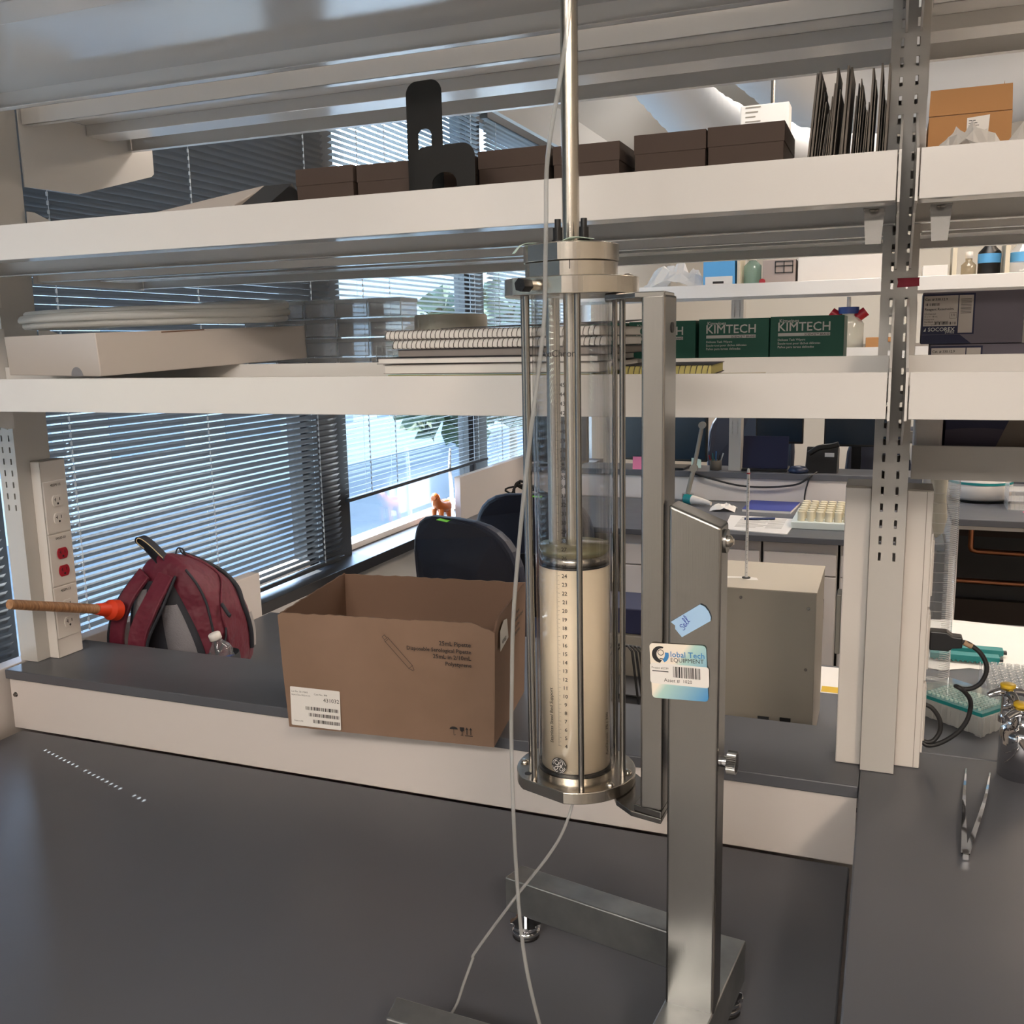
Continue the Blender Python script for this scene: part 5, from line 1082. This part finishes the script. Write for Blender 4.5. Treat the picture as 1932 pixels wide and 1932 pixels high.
monitor(-1.68, 5.02, .930, .32, .27, 4, 'black monitor beside the window at the left end of the far island', .9105)
monitor(-.58, 5.62, .99, .26, .20, 0, 'dark monitor in the far row above the laptop', .7605)
monitor(-.17, 5.62, .98, .34, .22, 0, 'dark monitor in the far row behind the desk phone', .7605)
for x, c, lab_ in ((-1.235, sticky_p, 'pink sticky note hanging from the wide monitor'), (-1.185, sticky_m, 'pale sticky note next to the pink one'), (-.925, sticky_m, 'pale sticky note at the right corner of the wide monitor')):
    tag(MB().add([(x-.025, 4.975, .975), (x+.025, 4.975, .975), (x+.027, 4.962, .90 if c is sticky_p else .925), (x-.023, 4.962, .90 if c is sticky_p else .925)], [(0, 1, 2, 3)]).build('sticky_note', c, thick=.0008), lab_, 'sticky note')
t = thing('jointed_arm', 'grey jointed monitor arm right of the wide monitor', 'stand', (-.93, 4.91, .7605))
MB().cyl((-.955, 4.91, .7605), (-.955, 4.91, .80), .03, n=20).build('base', chrome, t); MB().tube([(-.955, 4.91, .80), (-.925, 4.91, .93)], .012, 10, smooth=False).cyl((-.925, 4.895, .93), (-.925, 4.925, .93), .02, n=16).build('lower_arm', grill, t)
MB().tube([(-.925, 4.91, .93), (-.885, 4.91, 1.15)], .010, 10, smooth=False).cyl((-.885, 4.895, 1.15), (-.885, 4.925, 1.15), .018, n=16).build('upper_arm', grill, t)
t = thing('rear_desk', 'dark desk on the far side of the far island', 'desk', (-.5, 5.6, 0)); MB().box(-1.86, 1.8, 5.205, 6.0, .735, .76).build('desk_top', bench, t, bevel=.002); MB().box(-1.8, 1.75, 5.25, 5.28, .02, .735).build('back_panel', lam, t)
t = thing('laptop', 'open dark blue laptop on the far ledge', 'laptop', (-.56, 5.08, .9105))
MB().box(-.70, -.475, 5.0, 5.17, .9105, .922).build('keyboard_base', black, t, bevel=.002); MB().box(-.70, -.475, -.003, .003, 0, .165, M=Matrix.Translation((0, 5.03, .923)) @ Matrix.Rotation(R(-12), 4, 'X')).build('lid', navy, t, bevel=.002)
t = thing('desk_phone', 'black desk phone with white label on the far ledge', 'telephone', (-.30, 5.08, .9105))
MB().prism([(5.0, .9105), (5.16, .9105), (5.16, 1.02), (5.12, 1.03)], -.39, -.235, M=YZ).build('phone_body', black, t, bevel=.004); MB().box(-.30, -.255, 5.060, 5.064, .985, 1.005).build('label', paperw, t); MB().tube([(-.375, 5.06, 1.0), (-.33, 5.06, 1.03), (-.27, 5.06, 1.04), (-.235, 5.06, 1.05)], .014, 8).build('handset', black, t)
t = thing('pen_pot', 'pot of coloured pens on the far ledge', 'pen pot', (-.835, 5.03, .9105)); MB().lathe([(0, 0), (.03, 0), (.032, .05)], (-.835, 5.03, .9105), 20).build('pot', grill, t)
for k, c in enumerate((red, teal, MATS['print_blue'], ink, paperw)): MB().cyl((-.835+.008*(k-2), 5.03, .92), (-.835+.018*(k-2), 5.03+.004*k, .985+.01*(k % 3)), .0035, n=8).build('pen', c, t)
tag(MB().lathe([(0, 0), (.045, .002), (.05, .012), (.035, .03), (0, .037)], (-.42, 5.00, .9105), 28, M=None).build('mouse', P('navy_plastic', srgb('#1c2a48'), .4)), 'dark blue mouse on the far ledge', 'mouse')
tag(MB().tube([(-.95, 4.95, .905), (-.86, 4.936, .88), (-.70, 4.936, .845), (-.55, 4.936, .842), (-.42, 4.936, .86), (-.36, 4.936, .90), (-.33, 4.99, .916)], .005, 8).build('cable', rubber), 'black cable drooping along the white riser of the far island', 'cable')
tag(MB().tube([(-.36, 4.935, .895), (-.375, 4.93, .84), (-.38, 4.925, .79), (-.37, 4.92, .766)], .004, 8).build('cable', rubber), 'thin black cable hanging straight down the far riser', 'cable')
def farchair(x, y, top, label): chair(x, y, 0, top, label, 0)
chair(-.80, 5.95, 180, 1.16, 'office chair with a green note on the far side of the far island', .0)
chair(.02, 5.95, 180, 1.05, 'dark chair at the far island behind the cables', None)
t = thing('notebook', 'blue spiral notebook on the far island desk', 'notebook', (-.52, 4.80, .7605)); MB().add([(-.645, 4.66, .7725), (-.42, 4.65, .7725), (-.40, 4.93, .7725), (-.64, 4.94, .7725), (-.645, 4.66, .7715), (-.42, 4.65, .7715), (-.40, 4.93, .7715), (-.64, 4.94, .7715)], [(0, 1, 2, 3), (4, 5, 1, 0), (5, 6, 2, 1), (6, 7, 3, 2), (7, 4, 0, 3), (7, 6, 5, 4)]).build('cover', bluem, t); MB().prism([(-.645, 4.66), (-.42, 4.65), (-.40, 4.93), (-.64, 4.94)], .7605, .7713).build('pages', paperw, t)
t = thing('paper_stack', 'white printed papers near the front of the far island desk', 'paper', (-.52, 4.34, .7605)); MB().prism([(-.655, 4.185), (-.385, 4.135), (-.375, 4.50), (-.68, 4.53)], .7605, .7645).build('sheets', paperw, t)
q = MB()
for k in range(9): q.box(-.62, -.62+.09+.03*(k % 3), 4.25+.028*k, 4.258+.028*k, .7646, .7648).box(-.49, -.42, 4.25+.028*k, 4.258+.028*k, .7646, .7648)
q.build('printed_lines', grill, t)
tag(MB().cyl((-.60, 4.42, .7705), (-.47, 4.46, .7705), .0055, n=12).build('pen', P('blue_pen', srgb('#20305c'), .4)), 'dark blue pen lying on the white papers', 'pen')
t = thing('tube_rack', 'block of cream tubes in a white rack on the far island desk', 'rack', (-.24, 4.47, .7605)); MB().box(-.385, -.10, 4.29, 4.66, .7605, .790).build('rack_base', P('pale_mint', (.62, .68, .66), .6), t, bevel=.002)
for i in range(7):
    for j in range(6): MB().cyl((-.345+.038*i, 4.33+.058*j, .790), (-.345+.038*i, 4.33+.058*j, .832), .0165, n=10).build('tube_cap', MATS['cream_cap'] if 'cream_cap' in MATS else P('cream_cap', (.68, .62, .46), .6), t, bevel=.002)
tag(MB().box(-.31, -.06, 4.72, 4.90, .7605, .772).build('paper_pad', paperw), 'white pad of papers behind the cream tube rack', 'paper')
t = thing('dropper_bottle', 'lying squeeze bottle with teal cap on the far island desk', 'bottle', (-.93, 4.86, .7605)); MB().tube([(-.91, 4.80, .785), (-.86, 4.78, .782), (-.81, 4.76, .776)], (.024, .010), 14, smooth=False).build('body', plast, t); MB().cyl((-.95, 4.815, .787), (-.91, 4.80, .785), .024, n=18).build('cap', teal, t)
t = thing('tissue', 'crumpled white tissue on the far island desk', 'tissue', (-.735, 4.68, .7605)); crumple((-.735, 4.68, .7605), (.06, .05, .04), 6, 7).build('tissue_body', paperw, t)
# left clutter on far desk
t = thing('docking_station', 'small black box with tangled cables by the window end of the far island', 'electronics', (-1.62, 4.5, .7605)); MB().box(-1.72, -1.52, 4.40, 4.52, .7605, .80).build('case', black, t, bevel=.004)
rn = random.Random(2)
for k in range(6):
    MB().tube([(-1.80+.04*k, 4.5+.03*k, .765), (-1.78+rn.uniform(-.03, .05), 4.52, .84+rn.uniform(0, .05)), (-1.70+rn.uniform(-.03, .05), 4.55, .87+rn.uniform(-.02, .03)), (-1.62+rn.uniform(-.03, .03), 4.6, .82), (-1.58, 4.70, .768)], .005, 7).build('cable', rubber, t)
# right far bench items
t = thing('centrifuge', 'round white bench-top device on the far right bench', 'device', (.35, 4.35, .8955)); MB().lathe([(0, 0), (.10, 0), (.115, .02), (.12, .05), (.12, .13), (0, .15)], (.36, 4.42, .8955), 40).build('housing', plast, t); MB().ring((.36, 4.42, .8955), .12, .1215, .075, .085, 40).build('teal_stripe', teal, t); MB().lathe([(.09, -.0), (.112, .003), (.118, .012)], (.36, 4.42, .8956), 40).build('base_ring', black, t)
t = thing('plastic_crate', 'clear plastic bench rack with pink note in front, far right bench', 'rack', (.50, 4.25, .8955))
m = MB()
for z in (.8955, .93, .968): m.box(.44, .585, 4.18, 4.32, z, z+.003)
for x in (.44, .5835): m.box(x, x+.0015, 4.18, 4.32, .8985, 1.03)
for k in range(9): m.box(.45+.0145*k, .4512+.0145*k, 4.18, 4.1815, .8985, .968)
m.build('rack_body', acryl, t)
tag(MB().add([(.49, 4.10, .897), (.525, 4.12, .903), (.56, 4.10, .897), (.56, 4.15, .897), (.525, 4.15, .902), (.49, 4.15, .897)], [(0, 1, 4, 5), (1, 2, 3, 4)]).build('sticky_note', sticky_p, thick=.0006), 'pink sticky note in front of the clear rack on the far right bench', 'sticky note')
simple('aqua_box', 'small aqua box at the right end of the far bench', 'box', .60, .68, 4.2, 4.3, .8955, .98, sticky_m)

# ------------------------------------------------------------------ window sill figurine, ceiling ducts
t = thing('animal_figurine', 'small orange brown animal figurine on the sunny window sill', 'figurine', (-1.945, 4.03, .7575))
fb = P('glazed_brown', srgb('#b5602c'), .25, coat=.5); fx, fy, fz = -1.935, 4.03, .7575
FS = Matrix.Translation((fx, fy, fz)) @ Matrix.Scale(1.45, 4) @ Matrix.Translation((-fx, -fy, -fz))
m = MB(FS); m.tube([(fx, fy+.03, fz+.050), (fx, fy, fz+.055), (fx, fy-.03, fz+.070), (fx+.003, fy-.045, fz+.092)], (.024, .014), 12).tube([(fx+.003, fy-.045, fz+.092), (fx+.004, fy-.062, fz+.090)], (.013, .008), 10)
for dx, dy in ((-.012, -.025), (.012, -.025), (-.012, .028), (.012, .028)): m.tube([(fx+dx, fy+dy, fz+.05), (fx+dx*1.2, fy+dy*1.1, fz+.001)], (.010, .006), 8, smooth=False)
m.build('animal_body', fb, t); MB(FS).tube([(fx, fy+.045, fz+.055), (fx, fy+.062, fz+.07), (fx, fy+.068, fz+.05)], .004, 6).build('tail', cream, t)
tag(MB().tube([(-1.955, 4.19, .7575), (-1.953, 4.19, .90), (-1.958, 4.188, 1.0), (-1.953, 4.19, 1.09)], (.012, .005), 8).build('paper_spire', paperw), 'tall thin white spire standing on the sill behind the figurine', 'ornament')
ductm = P('duct_fabric', (.62, .63, .64), .6)
def duct(pts, r, label, ribs=True):
    t = thing('ventilation_duct', label, 'duct', pts[0]); p = catmull([Vector(q_) for q_ in pts], 14); m = MB(); a = None; vs = []; n = 32
    for i, c in enumerate(p):
        d = (p[min(i+1, len(p)-1)]-p[max(i-1, 0)]).normalized(); a = d.orthogonal().normalized() if a is None else (a-d*a.dot(d)).normalized(); b = d.cross(a); rr_ = r*(1+(.035 if i % 2 else -.02))
        vs += [c+(a*math.cos(2*math.pi*k/n)+b*math.sin(2*math.pi*k/n))*rr_ for k in range(n)]
    m.add(vs, [(i*n+k, i*n+(k+1) % n, (i+1)*n+(k+1) % n, (i+1)*n+k) for i in range(len(p)-1) for k in range(n)], True).build('duct_skin', ductm, t)
duct([(-1.55, 5.2, 3.35), (-1.30, 5.7, 3.05), (-1.10, 6.2, 2.86), (-.70, 6.9, 2.78), (-.2, 7.6, 2.8)], .17, 'ribbed white flexible duct hanging under the ceiling')
duct([(-.75, 5.6, 3.1), (-.45, 6.1, 2.95), (.1, 6.3, 2.93), (.9, 6.4, 2.95)], .20, 'fat pale duct crossing behind the white router box')
t = thing('wall_unit', 'small white box with printed label hanging beyond the shelves', 'electronics', (-.44, 4.9, 2.33))
MB().box(-.62, -.43, 4.20, 4.30, 2.20, 2.50).build('housing', paperw, t, bevel=.004)
q = MB(frame((-.61, 4.1985, 2.488), (1, 0, 0), (0, 0, 1)))
for k in range(8): q.quad((.01, -.018*k, 0), (.07-.01*(k % 3), -.018*k, 0), (.07-.01*(k % 3), -.018*k+.005, 0), (.01, -.018*k+.005, 0))
q.build('printed_label', grill, t); MB().cyl((-.5, 4.25, 2.50), (-.5, 4.25, 3.5), .008, n=8).build('hanger', steel, t)
